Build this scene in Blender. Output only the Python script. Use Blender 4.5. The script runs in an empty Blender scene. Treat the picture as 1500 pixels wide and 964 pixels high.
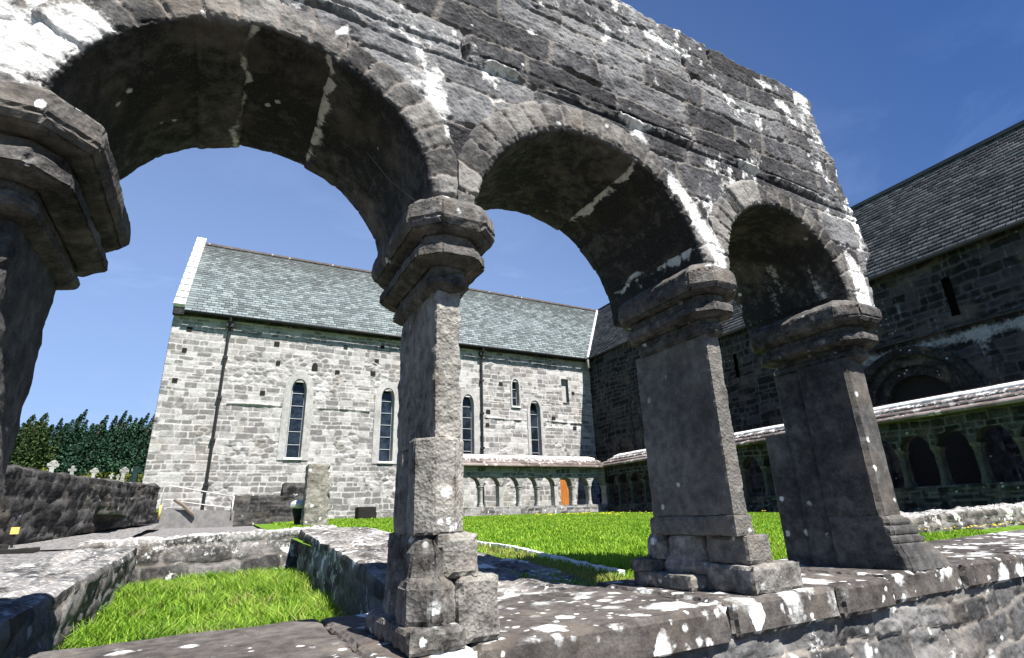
import bpy, bmesh, math, random
import numpy as np
from mathutils import Vector, Matrix, noise as mnoise

random.seed(7)
SC = bpy.context.scene
COL = SC.collection
rad = math.radians

# ---------------------------------------------------------------- camera, sky, sun, exposure
cam_data = bpy.data.cameras.new('camera')
cam = bpy.data.objects.new('camera', cam_data)
COL.objects.link(cam)
cam_data.sensor_width = 36.0
cam_data.lens = 36.0 * 787.0 / 1500.0
cam_data.clip_start = 0.02
cam_data.clip_end = 5000
def camera_matrix(pitch, roll, yaw):
    f = Vector((math.sin(yaw) * math.cos(pitch), math.cos(yaw) * math.cos(pitch), math.sin(pitch)))
    r = Vector((math.cos(yaw), -math.sin(yaw), 0))
    d = f.cross(r)
    c, s = math.cos(roll), math.sin(roll)
    r2 = r * c + d * s
    d2 = d * c - r * s
    return Matrix((r2, -d2, -f)).transposed().to_4x4()
cam.matrix_world = camera_matrix(rad(19.3), rad(1.95), rad(28.0))
SC.camera = cam

SUN_EL, SUN_AZ = rad(57.0), rad(13.5)          # azimuth measured from -Y towards +X
sdir = Vector((math.sin(SUN_AZ) * math.cos(SUN_EL), -math.cos(SUN_AZ) * math.cos(SUN_EL), math.sin(SUN_EL)))
world = bpy.data.worlds.new('World')
SC.world = world
world.use_nodes = True
wn = world.node_tree
wn.nodes.clear()
w_out = wn.nodes.new('ShaderNodeOutputWorld')
w_bg = wn.nodes.new('ShaderNodeBackground')
sky = wn.nodes.new('ShaderNodeTexSky')
sky.sky_type = 'NISHITA'
sky.sun_disc = False
sky.sun_elevation = SUN_EL
sky.sun_rotation = math.atan2(sdir.x, sdir.y)
sky.air_density = 1.0
sky.dust_density = 0.0
sky.ozone_density = 4.0
w_bg.inputs['Strength'].default_value = 0.05
# thin cirrus: stretched noise on the sky direction
w_tc = wn.nodes.new('ShaderNodeTexCoord')
w_map = wn.nodes.new('ShaderNodeMapping')
w_map.inputs['Scale'].default_value = (1.6, 2.6, 5.0)
w_map.inputs['Rotation'].default_value = (0.2, 0.3, 0.5)
w_no = wn.nodes.new('ShaderNodeTexNoise')
w_no.inputs['Scale'].default_value = 1.7
w_no.inputs['Detail'].default_value = 7
w_no.inputs['Roughness'].default_value = 0.62
w_no.inputs['Distortion'].default_value = 0.6
w_rmp = wn.nodes.new('ShaderNodeValToRGB')
w_rmp.color_ramp.elements[0].position = 0.49
w_rmp.color_ramp.elements[0].color = (0, 0, 0, 1)
w_rmp.color_ramp.elements[1].position = 0.78
w_rmp.color_ramp.elements[1].color = (0.5, 0.5, 0.5, 1)
w_sep = wn.nodes.new('ShaderNodeSeparateXYZ')
w_alt = wn.nodes.new('ShaderNodeMapRange')
w_alt.inputs['From Min'].default_value = 0.62
w_alt.inputs['From Max'].default_value = 0.25
w_mul = wn.nodes.new('ShaderNodeMath'); w_mul.operation = 'MULTIPLY'
w_mix = wn.nodes.new('ShaderNodeMix'); w_mix.data_type = 'RGBA'
w_mix.inputs['B'].default_value = (3.8, 5.5, 9.2, 1)
wl = wn.links.new
wl(w_tc.outputs['Generated'], w_map.inputs['Vector'])
wl(w_map.outputs['Vector'], w_no.inputs['Vector'])
wl(w_no.outputs['Fac'], w_rmp.inputs['Fac'])
wl(w_tc.outputs['Generated'], w_sep.inputs['Vector'])
wl(w_sep.outputs['Z'], w_alt.inputs['Value'])
wl(w_rmp.outputs['Color'], w_mul.inputs[0])
wl(w_alt.outputs['Result'], w_mul.inputs[1])
w_hz = wn.nodes.new('ShaderNodeMapRange'); w_hz.interpolation_type = 'LINEAR'
w_hz.inputs['From Min'].default_value = 1.05
w_hz.inputs['From Max'].default_value = 0.02
w_hz.inputs['To Max'].default_value = 0.85
wl(w_sep.outputs['Z'], w_hz.inputs['Value'])
w_add = wn.nodes.new('ShaderNodeMath'); w_add.operation = 'MAXIMUM'
w_dot = wn.nodes.new('ShaderNodeVectorMath'); w_dot.operation = 'DOT_PRODUCT'
w_dot.inputs[1].default_value = (-0.25, 0.97, 0.0)
wl(w_tc.outputs['Generated'], w_dot.inputs[0])
w_nw = wn.nodes.new('ShaderNodeMapRange'); w_nw.interpolation_type = 'SMOOTHSTEP'
w_nw.inputs['From Min'].default_value = -0.1
w_nw.inputs['From Max'].default_value = 0.85
wl(w_dot.outputs['Value'], w_nw.inputs['Value'])
w_m2 = wn.nodes.new('ShaderNodeMath'); w_m2.operation = 'MULTIPLY'
wl(w_hz.outputs['Result'], w_m2.inputs[0]); wl(w_nw.outputs['Result'], w_m2.inputs[1])
wl(w_mul.outputs[0], w_add.inputs[0]); wl(w_m2.outputs[0], w_add.inputs[1])
w_add.operation = 'ADD'; w_add.use_clamp = True
wl(w_add.outputs[0], w_mix.inputs['Factor'])
w_hsv = wn.nodes.new('ShaderNodeHueSaturation')
w_hsv.inputs['Saturation'].default_value = 1.2
w_hsv.inputs['Hue'].default_value = 0.512
wl(sky.outputs['Color'], w_hsv.inputs['Color'])
wl(w_hsv.outputs['Color'], w_mix.inputs['A'])
wl(w_mix.outputs['Result'], w_bg.inputs['Color'])
wl(w_bg.outputs['Background'], w_out.inputs['Surface'])

sun_data = bpy.data.lights.new('sun', 'SUN')
sun_data.energy = 5.0
sun_data.angle = rad(0.5)
sun_data.color = (1.0, 0.965, 0.91)
sun = bpy.data.objects.new('sun', sun_data)
sun.rotation_euler = (-sdir).to_track_quat('-Z', 'Y').to_euler()
sun.location = (0, -20, 40)
COL.objects.link(sun)

SC.view_settings.view_transform = 'Standard'
SC.view_settings.look = 'None'
SC.view_settings.gamma = 1.0
SC.view_settings.use_curve_mapping = False
SC.view_settings.exposure = 1.25
SC.render.engine = 'CYCLES'
SC.cycles.max_bounces = 6
SC.cycles.diffuse_bounces = 1

# ---------------------------------------------------------------- numpy noise and masonry patterns
def _hash(ix, iy, iz, seed):
    h = (ix.astype(np.int64) * 374761393 + iy.astype(np.int64) * 668265263 + iz.astype(np.int64) * 2147483647 + seed * 974634777) & 0xFFFFFFFF
    h = ((h ^ (h >> 13)) * 1274126177) & 0xFFFFFFFF
    h = ((h ^ (h >> 16)) * 2246822519) & 0xFFFFFFFF
    return ((h ^ (h >> 15)) & 0xFFFFFF) / float(0xFFFFFF)
def vnoise(P, seed=0):
    P = np.asarray(P, float)
    i = np.floor(P).astype(np.int64)
    f = P - i
    f = f * f * (3 - 2 * f)
    r = 0
    for dx in (0, 1):
        for dy in (0, 1):
            for dz in (0, 1):
                w = (f[:, 0] if dx else 1 - f[:, 0]) * (f[:, 1] if dy else 1 - f[:, 1]) * (f[:, 2] if dz else 1 - f[:, 2])
                r = r + w * _hash(i[:, 0] + dx, i[:, 1] + dy, i[:, 2] + dz, seed)
    return r * 2 - 1
def fbm(P, octaves=4, seed=0, gain=0.5):
    P = np.asarray(P, float)
    r = 0; a = 1.0
    for o in range(octaves):
        r = r + a * vnoise(P * (2 ** o) + o * 17.3, seed + o)
        a *= gain
    return r
def p3(u, v, w=0.0):
    u = np.asarray(u, float).ravel()
    return np.stack([u, np.asarray(v, float).ravel() + 0 * u, np.zeros_like(u) + w], 1)
def sstep(a, b, x):
    t = np.clip((x - a) / (b - a), 0, 1)
    return t * t * (3 - 2 * t)
def pattern(U, V, seed, course, width, warp=0.3):
    """irregular coursed stones: distance to the nearest joint and a random value per stone"""
    rs = np.random.RandomState(seed)
    U = U.ravel(); V = V.ravel()
    cm = (course[0] + course[1]) / 2
    Vw = V + warp * cm * fbm(p3(U / (cm * 5), V / (cm * 5)), 2, seed) + 0.35 * warp * cm * fbm(p3(U / cm, V / cm), 2, seed + 9)
    Uw = U + warp * cm * fbm(p3(U / (cm * 2), V / (cm * 2), 5), 2, seed + 5)
    lo, hi = Vw.min() - 0.5 * cm, Vw.max() + 2 * cm
    e = [lo]
    while e[-1] < hi: e.append(e[-1] + rs.uniform(*course))
    e = np.array(e)
    row = np.clip(np.searchsorted(e, Vw, 'right') - 1, 0, len(e) - 2)
    d = np.zeros_like(U); rnd = np.zeros_like(U); rnd2 = np.zeros_like(U)
    for r in np.unique(row):
        m = row == r
        u = Uw[m]
        h = e[r + 1] - e[r]
        a = u.min() - 1.5 * width[1] * rs.rand() - 0.01
        b = [a]
        while b[-1] < u.max() + width[1]: b.append(b[-1] + rs.uniform(*width) * (0.6 + 0.4 * h / cm))
        b = np.array(b)
        k = np.clip(np.searchsorted(b, u, 'right') - 1, 0, len(b) - 2)
        du = np.minimum(u - b[k], b[k + 1] - u)
        dv = np.minimum(Vw[m] - e[r], e[r + 1] - Vw[m])
        c = 0.25 * cm                                  # rounded corners
        q = np.where((du < c) & (dv < c), c - np.hypot(np.maximum(c - du, 0), np.maximum(c - dv, 0)), np.minimum(du, dv))
        d[m] = q
        rnd[m] = rs.rand(len(b))[k]; rnd2[m] = rs.rand(len(b))[k]
    return d, rnd, rnd2

def worley(U, V, seed, cw, chh):
    """irregular rubble: distance to the nearest joint and random values per stone"""
    U = U.ravel() + 0.10 * cw * fbm(p3(U / cw * 1.7, V / chh * 1.7), 2, seed); V = V.ravel() + 0.12 * chh * fbm(p3(U / cw * 1.5, V / chh * 1.5, 4), 2, seed + 3)
    u, v = U / cw, V / chh
    iu, iv = np.floor(u).astype(np.int64), np.floor(v).astype(np.int64)
    f1 = np.full(u.shape, 9.0); f2 = f1.copy(); r1 = np.zeros_like(u); r2 = np.zeros_like(u)
    z = np.zeros_like(iu)
    for a in (-1, 0, 1):
        for b in (-1, 0, 1):
            x = iu + a; y = iv + b
            px = x + 0.12 + 0.76 * _hash(x, y, z, seed) + 0.5 * (y % 2); py = y + 0.2 + 0.6 * _hash(x, y, z + 1, seed)
            for sh in (0,):
                dd = np.maximum(np.abs(u - px) * 0.9, np.abs(v - py)) * 0.55 + np.hypot(u - px, v - py) * 0.45
                n1 = dd < f1
                f2 = np.where(n1, f1, np.minimum(f2, dd))
                r1 = np.where(n1, _hash(x, y, z + 2, seed), r1); r2 = np.where(n1, _hash(x, y, z + 3, seed), r2)
                f1 = np.where(n1, dd, f1)
    return (f2 - f1) * 0.5 * min(cw, chh), r1, r2

# ---------------------------------------------------------------- object helpers
def tag(o, label=None, cat=None, group=None, kind=None):
    if label: o['label'] = label
    if cat: o['category'] = cat
    if group: o['group'] = group
    if kind: o['kind'] = kind
    return o
def empty(name, loc, label, cat, group=None, rz=0.0):
    o = bpy.data.objects.new(name, None)
    COL.objects.link(o)
    o.location = loc
    o.rotation_euler = (0, 0, rz)
    o.empty_display_size = 0.2
    return tag(o, label, cat, group)
def link(name, me, mat, parent=None, smooth=False):
    if mat is not None and not me.materials: me.materials.append(mat)
    if smooth:
        me.polygons.foreach_set('use_smooth', [True] * len(me.polygons))
    o = bpy.data.objects.new(name, me)
    COL.objects.link(o)
    if parent is not None: o.parent = parent
    return o
def np_mesh(name, V, F, attrs=None):
    """F: (n,4) or (n,3) int array"""
    me = bpy.data.meshes.new(name)
    V = np.asarray(V, np.float32); F = np.asarray(F, np.int32)
    k = F.shape[1]
    me.vertices.add(len(V)); me.vertices.foreach_set('co', V.ravel())
    me.loops.add(F.size); me.loops.foreach_set('vertex_index', F.ravel())
    me.polygons.add(len(F))
    me.polygons.foreach_set('loop_start', np.arange(0, F.size, k, dtype=np.int32))
    me.polygons.foreach_set('loop_total', np.full(len(F), k, np.int32))
    me.update(calc_edges=True)
    for n, a in (attrs or {}).items():
        at = me.attributes.new(n, 'FLOAT', 'POINT')
        at.data.foreach_set('value', np.asarray(a, np.float32).ravel())
    return me
def grid_faces(nu, nv):
    i = np.arange(nu * nv).reshape(nu, nv)
    return np.stack([i[:-1, :-1], i[1:, :-1], i[1:, 1:], i[:-1, 1:]], -1).reshape(-1, 4)
class Acc:
    """collects quads of several grids into one mesh"""
    def __init__(s): s.V = []; s.F = []; s.A = {}; s.n = 0
    def add(s, V, F, **attrs):
        V = np.asarray(V, float).reshape(-1, 3)
        s.V.append(V); s.F.append(np.asarray(F) + s.n)
        for k in ('tint', 'mortar', 'wash'):
            a = attrs.get(k)
            s.A.setdefault(k, []).append(np.zeros(len(V)) if a is None else np.asarray(a, float).ravel() + np.zeros(len(V)))
        s.n += len(V)
    def mesh(s, name):
        return np_mesh(name, np.concatenate(s.V), np.concatenate(s.F), {k: np.concatenate(v) for k, v in s.A.items()})
def slice_bm(bm, res):
    for ax in range(3):
        cs = [v.co[ax] for v in bm.verts]
        lo, hi = min(cs), max(cs)
        n = max(1, int(round((hi - lo) / res)))
        for k in range(1, n):
            co = [0, 0, 0]; no = [0, 0, 0]
            co[ax] = lo + (hi - lo) * k / n; no[ax] = 1
            bmesh.ops.bisect_plane(bm, geom=bm.verts[:] + bm.edges[:] + bm.faces[:], plane_co=co, plane_no=no)
def roughen(bm, amp, freq, edge=0.0, seed=0.0, sharp_deg=35):
    """noise displacement; vertices on sharp edges are chipped inwards by up to `edge`"""
    bm.normal_update()
    off = Vector((seed * 3.7, seed * 1.3, seed * 2.1))
    sharp = {}
    if edge:
        for e in bm.edges:
            if len(e.link_faces) == 2 and e.calc_face_angle(0) > rad(sharp_deg):
                n = (e.link_faces[0].normal + e.link_faces[1].normal).normalized()
                for v in e.verts: sharp[v] = n if v not in sharp else (sharp[v] + n)
    new = {}
    for v in bm.verts:
        p = v.co * freq + off
        a = mnoise.fractal(p, 1.0, 2.0, 4)
        co = v.co + v.normal * (a * amp)
        if v in sharp:
            c = abs(mnoise.fractal(v.co * freq * 1.7 + off * 2, 0.8, 2.0, 3))
            co -= sharp[v].normalized() * edge * (0.35 + 1.3 * c)
        new[v] = co
    for v, c in new.items(): v.co = c
def bm_box(lo, hi, bm=None):
    own = bm is None
    bm = bm or bmesh.new()
    x0, y0, z0 = lo; x1, y1, z1 = hi
    vs = [bm.verts.new(p) for p in ((x0, y0, z0), (x1, y0, z0), (x1, y1, z0), (x0, y1, z0), (x0, y0, z1), (x1, y0, z1), (x1, y1, z1), (x0, y1, z1))]
    for f in ((3, 2, 1, 0), (4, 5, 6, 7), (0, 1, 5, 4), (1, 2, 6, 5), (2, 3, 7, 6), (3, 0, 4, 7)): bm.faces.new([vs[i] for i in f])
    return bm
def bm_loft(plans, bm=None):
    """plans: list of rings (same count) from bottom to top"""
    bm = bm or bmesh.new()
    rings = [[bm.verts.new(p) for p in r] for r in plans]
    n = len(rings[0])
    for a, b in zip(rings[:-1], rings[1:]):
        for i in range(n): bm.faces.new((a[i], a[(i + 1) % n], b[(i + 1) % n], b[i]))
    bm.faces.new(rings[0][::-1]); bm.faces.new(rings[-1])
    return bm
def bm_tube(bm, pts, r, n=8):
    rings = []
    for i, p in enumerate(pts):
        p = Vector(p)
        d = (Vector(pts[min(i + 1, len(pts) - 1)]) - Vector(pts[max(i - 1, 0)])).normalized()
        a = d.orthogonal().normalized(); b = d.cross(a)
        if i and rings:
            a = (pa - d * pa.dot(d)).normalized(); b = d.cross(a)
        pa = a
        rings.append([bm.verts.new(p + (a * math.cos(t) + b * math.sin(t)) * r) for t in [2 * math.pi * k / n for k in range(n)]])
    for q, w in zip(rings[:-1], rings[1:]):
        for i in range(n): bm.faces.new((q[i], q[(i + 1) % n], w[(i + 1) % n], w[i]))
    bm.faces.new(rings[0][::-1]); bm.faces.new(rings[-1])
    return bm
def bm_obj(name, bm, mat, parent=None, smooth=False, scale=1.0):
    if scale != 1.0:
        for v in bm.verts: v.co *= scale
    bmesh.ops.recalc_face_normals(bm, faces=bm.faces[:])
    me = bpy.data.meshes.new(name)
    bm.to_mesh(me); bm.free()
    at = me.attributes.new('tint', 'FLOAT', 'POINT')
    at.data.foreach_set('value', np.full(len(me.vertices), 0.36 + 0.22 * random.random(), np.float32))
    return link(name, me, mat, parent, smooth)
def copy_tree(o, parent=None):
    c = o.copy(); COL.objects.link(c)
    if parent is not None: c.parent = parent
    for ch in list(o.children): copy_tree(ch, c)
    return c

# ---------------------------------------------------------------- materials
class NT:
    def __init__(s, name):
        s.m = bpy.data.materials.new(name); s.m.use_nodes = True
        s.t = s.m.node_tree; s.t.nodes.clear()
        s.out = s.t.nodes.new('ShaderNodeOutputMaterial')
        s.b = s.t.nodes.new('ShaderNodeBsdfPrincipled')
        s.l(s.b.outputs[0], s.out.inputs['Surface'])
        s.tc = s.t.nodes.new('ShaderNodeTexCoord')
    def l(s, a, b): s.t.links.new(a, b)
    def n(s, typ, **kw):
        x = s.t.nodes.new(typ)
        for k, v in kw.items(): setattr(x, k, v)
        return x
    def val(s, x, inp):
        if isinstance(x, (int, float, tuple)): inp.default_value = x
        else: s.l(x, inp)
    def math(s, op, a, b=0.0, c=None):
        x = s.n('ShaderNodeMath', operation=op)
        s.val(a, x.inputs[0]); s.val(b, x.inputs[1])
        if c is not None: s.val(c, x.inputs[2])
        return x.outputs[0]
    def noise(s, scale, detail=4, rough=0.55, vec=None, dist=0.0):
        x = s.n('ShaderNodeTexNoise')
        x.inputs['Scale'].default_value = scale; x.inputs['Detail'].default_value = detail
        x.inputs['Roughness'].default_value = rough; x.inputs['Distortion'].default_value = dist
        s.l(vec if vec is not None else s.tc.outputs['Object'], x.inputs['Vector'])
        return x.outputs['Fac']
    def mapping(s, scale, rot=(0, 0, 0), loc=(0, 0, 0)):
        x = s.n('ShaderNodeMapping')
        x.inputs['Scale'].default_value = scale; x.inputs['Rotation'].default_value = rot; x.inputs['Location'].default_value = loc
        s.l(s.tc.outputs['Object'], x.inputs['Vector'])
        return x.outputs['Vector']
    def ramp(s, fac, stops):
        x = s.n('ShaderNodeValToRGB')
        el = x.color_ramp.elements
        while len(el) < len(stops): el.new(0.5)
        for e, (p, c) in zip(el, stops):
            e.position = p
            e.color = (c[0], c[1], c[2], 1) if isinstance(c, tuple) else (c, c, c, 1)
        s.l(fac, x.inputs['Fac'])
        return x.outputs['Color']
    def mix(s, fac, a, b, blend='MIX'):
        x = s.n('ShaderNodeMix', data_type='RGBA', blend_type=blend)
        s.val(fac, x.inputs['Factor'])
        for v, i in ((a, 'A'), (b, 'B')):
            if isinstance(v, tuple): x.inputs[i].default_value = (*v[:3], 1)
            else: s.l(v, x.inputs[i])
        return x.outputs['Result']
    def attr(s, name):
        x = s.n('ShaderNodeAttribute', attribute_name=name)
        return x.outputs['Fac']
    def step(s, x, lo, hi):
        m = s.n('ShaderNodeMapRange', interpolation_type='SMOOTHSTEP')
        s.l(x, m.inputs['Value'])
        m.inputs['From Min'].default_value = lo; m.inputs['From Max'].default_value = hi
        return m.outputs['Result']
    def voro(s, scale, vec=None, feature='F1', rnd=1.0):
        x = s.n('ShaderNodeTexVoronoi', feature=feature)
        x.inputs['Scale'].default_value = scale
        x.inputs['Randomness'].default_value = rnd
        s.l(vec if vec is not None else s.tc.outputs['Object'], x.inputs['Vector'])
        return x
    def warp(s, amount, scale):
        nz = s.n('ShaderNodeTexNoise'); nz.inputs['Scale'].default_value = scale; nz.inputs['Detail'].default_value = 3
        s.l(s.tc.outputs['Object'], nz.inputs['Vector'])
        v = s.n('ShaderNodeVectorMath', operation='MULTIPLY_ADD')
        s.l(nz.outputs['Color'], v.inputs[0]); v.inputs[1].default_value = (amount,) * 3
        s.l(s.tc.outputs['Object'], v.inputs[2])
        return v.outputs[0]
    def bump(s, h, strength, dist):
        x = s.n('ShaderNodeBump'); x.inputs['Strength'].default_value = strength; x.inputs['Distance'].default_value = dist
        s.l(h, x.inputs['Height']); s.l(x.outputs['Normal'], s.b.inputs['Normal'])
    def lichen(s, scale, cover, soft=0.2, seed=0.0):
        """round-ish ragged blotches; `cover` 0..1 share of cells that carry one"""
        v = s.voro(scale, s.warp(0.25 / scale, scale * 2.4))
        sp = s.n('ShaderNodeSeparateColor'); s.l(v.outputs['Color'], sp.inputs[0])
        on = s.math('LESS_THAN', sp.outputs[0], cover)
        r = s.math('MULTIPLY_ADD', sp.outputs[1], 0.40, 0.14)
        d = s.math('SUBTRACT', r, v.outputs['Distance'])
        d = s.math('ADD', d, s.math('MULTIPLY_ADD', s.noise(scale * 4, 5, 0.75), 0.5, -0.25))
        return s.math('MULTIPLY', s.step(d, 0.0, soft), on), sp.outputs[2]

def stone(name, dark, mid, light, mortar_col=(0.3, 0.28, 0.26), lichens=(), wash_col=(0.78, 0.77, 0.74), k=1.0, bump=0.5, bdist=0.01, streak=0.0, mortar_amt=1.0, patch=None, speck=0.35, warm=0.35):
    t = NT(name)
    big = t.noise(1.3 * k, 5, 0.6)
    med = t.noise(9 * k, 6, 0.65)
    fine = t.noise(60 * k, 5, 0.7)
    f = t.math('ADD', t.math('MULTIPLY_ADD', big, 0.8, -0.17), t.math('MULTIPLY_ADD', med, 0.9, -0.23))
    f = t.math('ADD', f, t.math('MULTIPLY_ADD', t.attr('tint'), 0.5, -0.2))
    col = t.ramp(f, [(0.28, dark), (0.48, mid), (0.75, light)])
    col = t.mix(t.math('MULTIPLY', t.step(fine, 0.5, 0.75), speck), col, light)
    col = t.mix(t.math('MULTIPLY', t.step(fine, 0.5, 0.28), 0.5), col, dark)
    # warm / cool drift
    col = t.mix(t.math('MULTIPLY', t.step(t.noise(2.1 * k, 4), 0.5, 0.7), warm), col, (0.20, 0.165, 0.13), 'MIX')
    mo = t.math('MULTIPLY', t.attr('mortar'), mortar_amt)
    mo = t.math('MULTIPLY', mo, t.step(t.noise(5 * k, 4, 0.6), 0.25, 0.55))
    col = t.mix(mo, col, mortar_col)
    if streak:
        sv = t.mapping((5, 5, 0.55))
        s_ = t.math('MULTIPLY', t.step(t.noise(1.5, 5, 0.6, sv), 0.58, 0.72), streak)
        s_ = t.math('MULTIPLY', s_, t.step(t.noise(14 * k, 5, 0.7), 0.35, 0.65))
        col = t.mix(s_, col, wash_col)
    for (sc, cov, lc, gsc, glo) in lichens:
        m, r3 = t.lichen(sc, cov)
        if gsc: m = t.math('MULTIPLY', m, t.step(t.noise(gsc, 3, 0.5), glo, glo + 0.08))
        m = t.math('MULTIPLY', m, t.math('MULTIPLY_ADD', t.step(t.noise(55, 4, 0.7), 0.3, 0.6), 0.35, 0.65))
        col = t.mix(m, col, t.ramp(r3, [(0.0, lc), (0.6, tuple(c * 0.85 for c in lc)), (1.0, (0.36, 0.37, 0.36))]))
    if patch:
        col = t.mix(t.step(t.noise(patch[0], 8, 0.72), patch[1], patch[1] + 0.05), col, patch[2])
    w = t.attr('wash')
    w = t.step(t.math('ADD', w, t.math('MULTIPLY_ADD', t.noise(16 * k, 6, 0.72), 1.3, -0.75)), 0.35, 0.75)
    wcol = t.ramp(t.noise(22 * k, 6, 0.75), [(0.3, tuple(c * 0.55 for c in wash_col)), (0.55, wash_col)])
    col = t.mix(t.math('MULTIPLY', w, 0.92), col, wcol)
    t.l(col, t.b.inputs['Base Color'])
    t.b.inputs['Roughness'].default_value = 0.9
    t.b.inputs['Specular IOR Level'].default_value = 0.2
    h = t.math('ADD', t.math('MULTIPLY', med, 0.6), t.math('MULTIPLY', fine, 0.35))
    h = t.math('ADD', h, t.math('MULTIPLY', t.voro(34 * k, t.warp(0.02 / k, 20 * k)).outputs['Distance'], 0.35))
    t.bump(h, bump, bdist)
    return t.m
def plain(name, col, rough=0.6, metal=0.0, var=0.25, scale=12, spec=0.4, bump=0.0):
    t = NT(name)
    n_ = t.noise(scale, 5, 0.6)
    c = t.ramp(n_, [(0.3, tuple(x * (1 - var) for x in col)), (0.7, tuple(min(1, x * (1 + var)) for x in col))])
    t.l(c, t.b.inputs['Base Color'])
    t.b.inputs['Roughness'].default_value = rough; t.b.inputs['Metallic'].default_value = metal
    t.b.inputs['Specular IOR Level'].default_value = spec
    if bump: t.bump(n_, bump, 0.01)
    return t.m

WHITE_L = (0.78, 0.79, 0.77)
M_face = stone('dark_limestone', (0.012, 0.012, 0.014), (0.058, 0.058, 0.063), (0.20, 0.199, 0.202), (0.26, 0.235, 0.21),
               [(6.5, 0.07, WHITE_L, 2.2, 0.55), (22, 0.05, WHITE_L, 2.0, 0.5)], k=1.6, bump=0.9, bdist=0.012, mortar_amt=0.5, warm=0.12)
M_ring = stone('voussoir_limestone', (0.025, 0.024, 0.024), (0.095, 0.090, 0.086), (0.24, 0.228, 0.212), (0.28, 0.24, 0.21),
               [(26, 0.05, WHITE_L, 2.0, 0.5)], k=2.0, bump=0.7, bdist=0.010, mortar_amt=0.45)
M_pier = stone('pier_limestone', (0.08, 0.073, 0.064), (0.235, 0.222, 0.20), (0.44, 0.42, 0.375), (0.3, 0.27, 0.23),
               [(24, 0.03, WHITE_L, 2.5, 0.5)], k=2.2, bump=1.0, bdist=0.012)
M_pier_b = stone('grey_pier_limestone', (0.075, 0.07, 0.064), (0.135, 0.128, 0.117), (0.26, 0.247, 0.222), (0.3, 0.27, 0.23),
               [(24, 0.03, WHITE_L, 2.5, 0.5)], k=2.2, bump=1.0, bdist=0.012)
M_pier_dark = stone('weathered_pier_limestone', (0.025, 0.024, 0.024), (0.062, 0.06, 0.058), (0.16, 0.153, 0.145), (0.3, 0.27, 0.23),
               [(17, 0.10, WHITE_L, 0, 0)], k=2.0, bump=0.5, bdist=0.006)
M_base = stone('pier_base_limestone', (0.03, 0.027, 0.025), (0.14, 0.131, 0.12), (0.38, 0.36, 0.33), (0.3, 0.27, 0.23),
               [(14, 0.14, WHITE_L, 0, 0), (30, 0.08, WHITE_L, 2, 0.45)], k=2.2, bump=0.8, bdist=0.010)
M_sill = stone('coping_limestone', (0.028, 0.024, 0.023), (0.07, 0.062, 0.058), (0.14, 0.127, 0.117), (0.3, 0.27, 0.23),
               [(3.6, 0.85, WHITE_L, 0.9, 0.40), (7.5, 0.6, WHITE_L, 1.0, 0.36), (16, 0.35, WHITE_L, 1.6, 0.42), (30, 0.14, WHITE_L, 1.6, 0.45)], k=2.0, bump=0.6, bdist=0.008)
M_sill_plain = stone('left_coping_limestone', (0.028, 0.024, 0.023), (0.07, 0.062, 0.058), (0.14, 0.127, 0.117), (0.3, 0.27, 0.23),
               [(4.6, 0.7, WHITE_L, 1.2, 0.45), (9, 0.4, WHITE_L, 1.5, 0.45), (28, 0.10, WHITE_L, 1.6, 0.45)], k=2.0, bump=0.6, bdist=0.008)
M_lowwall = stone('low_wall_stone', (0.03, 0.03, 0.032), (0.09, 0.088, 0.088), (0.2, 0.195, 0.19), (0.26, 0.23, 0.2),
               [(9, 0.06, WHITE_L, 1.6, 0.5), (24, 0.05, WHITE_L, 1.6, 0.48)], k=0.9, bump=0.8, bdist=0.014, mortar_amt=0.7, patch=(4.5, 0.62, (0.62, 0.61, 0.59)))
M_litwall = stone('lichened_wall_stone', (0.025, 0.024, 0.024), (0.085, 0.081, 0.078), (0.22, 0.21, 0.2), (0.25, 0.225, 0.2),
               [(9, 0.10, WHITE_L, 1.2, 0.5)], k=1.2, bump=0.8, bdist=0.014, mortar_amt=0.6, patch=(3.2, 0.565, (0.7, 0.69, 0.66)))
M_darkwall = stone('dark_rubble', (0.010, 0.010, 0.011), (0.026, 0.026, 0.027), (0.08, 0.078, 0.076), (0.13, 0.12, 0.115),
               [], k=0.9, bump=0.8, bdist=0.02, mortar_amt=0.5, patch=(3.0, 0.63, (0.5, 0.49, 0.48)))
M_church = stone('grey_rubble_masonry', (0.14, 0.135, 0.133), (0.275, 0.265, 0.260), (0.43, 0.418, 0.408), (0.44, 0.428, 0.416),
               [(5.5, 0.05, (0.6, 0.6, 0.58), 0.5, 0.5)], k=0.45, bump=0.55, bdist=0.03)
M_dress = stone('dressed_limestone', (0.26, 0.256, 0.25), (0.36, 0.354, 0.345), (0.46, 0.45, 0.44), (0.55, 0.54, 0.53), [], k=0.8, bump=0.3, bdist=0.01)
M_coping_w = stone('white_gable_coping', (0.5, 0.5, 0.49), (0.68, 0.68, 0.66), (0.8, 0.8, 0.78), (0.3, 0.3, 0.3), [], k=0.8, bump=0.2, bdist=0.01)
M_east = stone('shaded_east_masonry', (0.005, 0.005, 0.006), (0.011, 0.0115, 0.0135), (0.038, 0.039, 0.044), (0.06, 0.06, 0.065),  # albedo cut well down, so the wall's shade sits in its colour
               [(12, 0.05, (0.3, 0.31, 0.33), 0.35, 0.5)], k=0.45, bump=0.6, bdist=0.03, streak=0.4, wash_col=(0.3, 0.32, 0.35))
M_cloister_e = stone('shaded_cloister_limestone', (0.006, 0.006, 0.007), (0.016, 0.0165, 0.017), (0.05, 0.052, 0.053), (0.10, 0.10, 0.10),  # shaded copy of the cloister limestone, the shade is in the colour
               [(10, 0.12, (0.4, 0.42, 0.45), 0.8, 0.5)], k=0.8, bump=0.5, bdist=0.015, streak=0.2, wash_col=(0.25, 0.26, 0.28))
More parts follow.
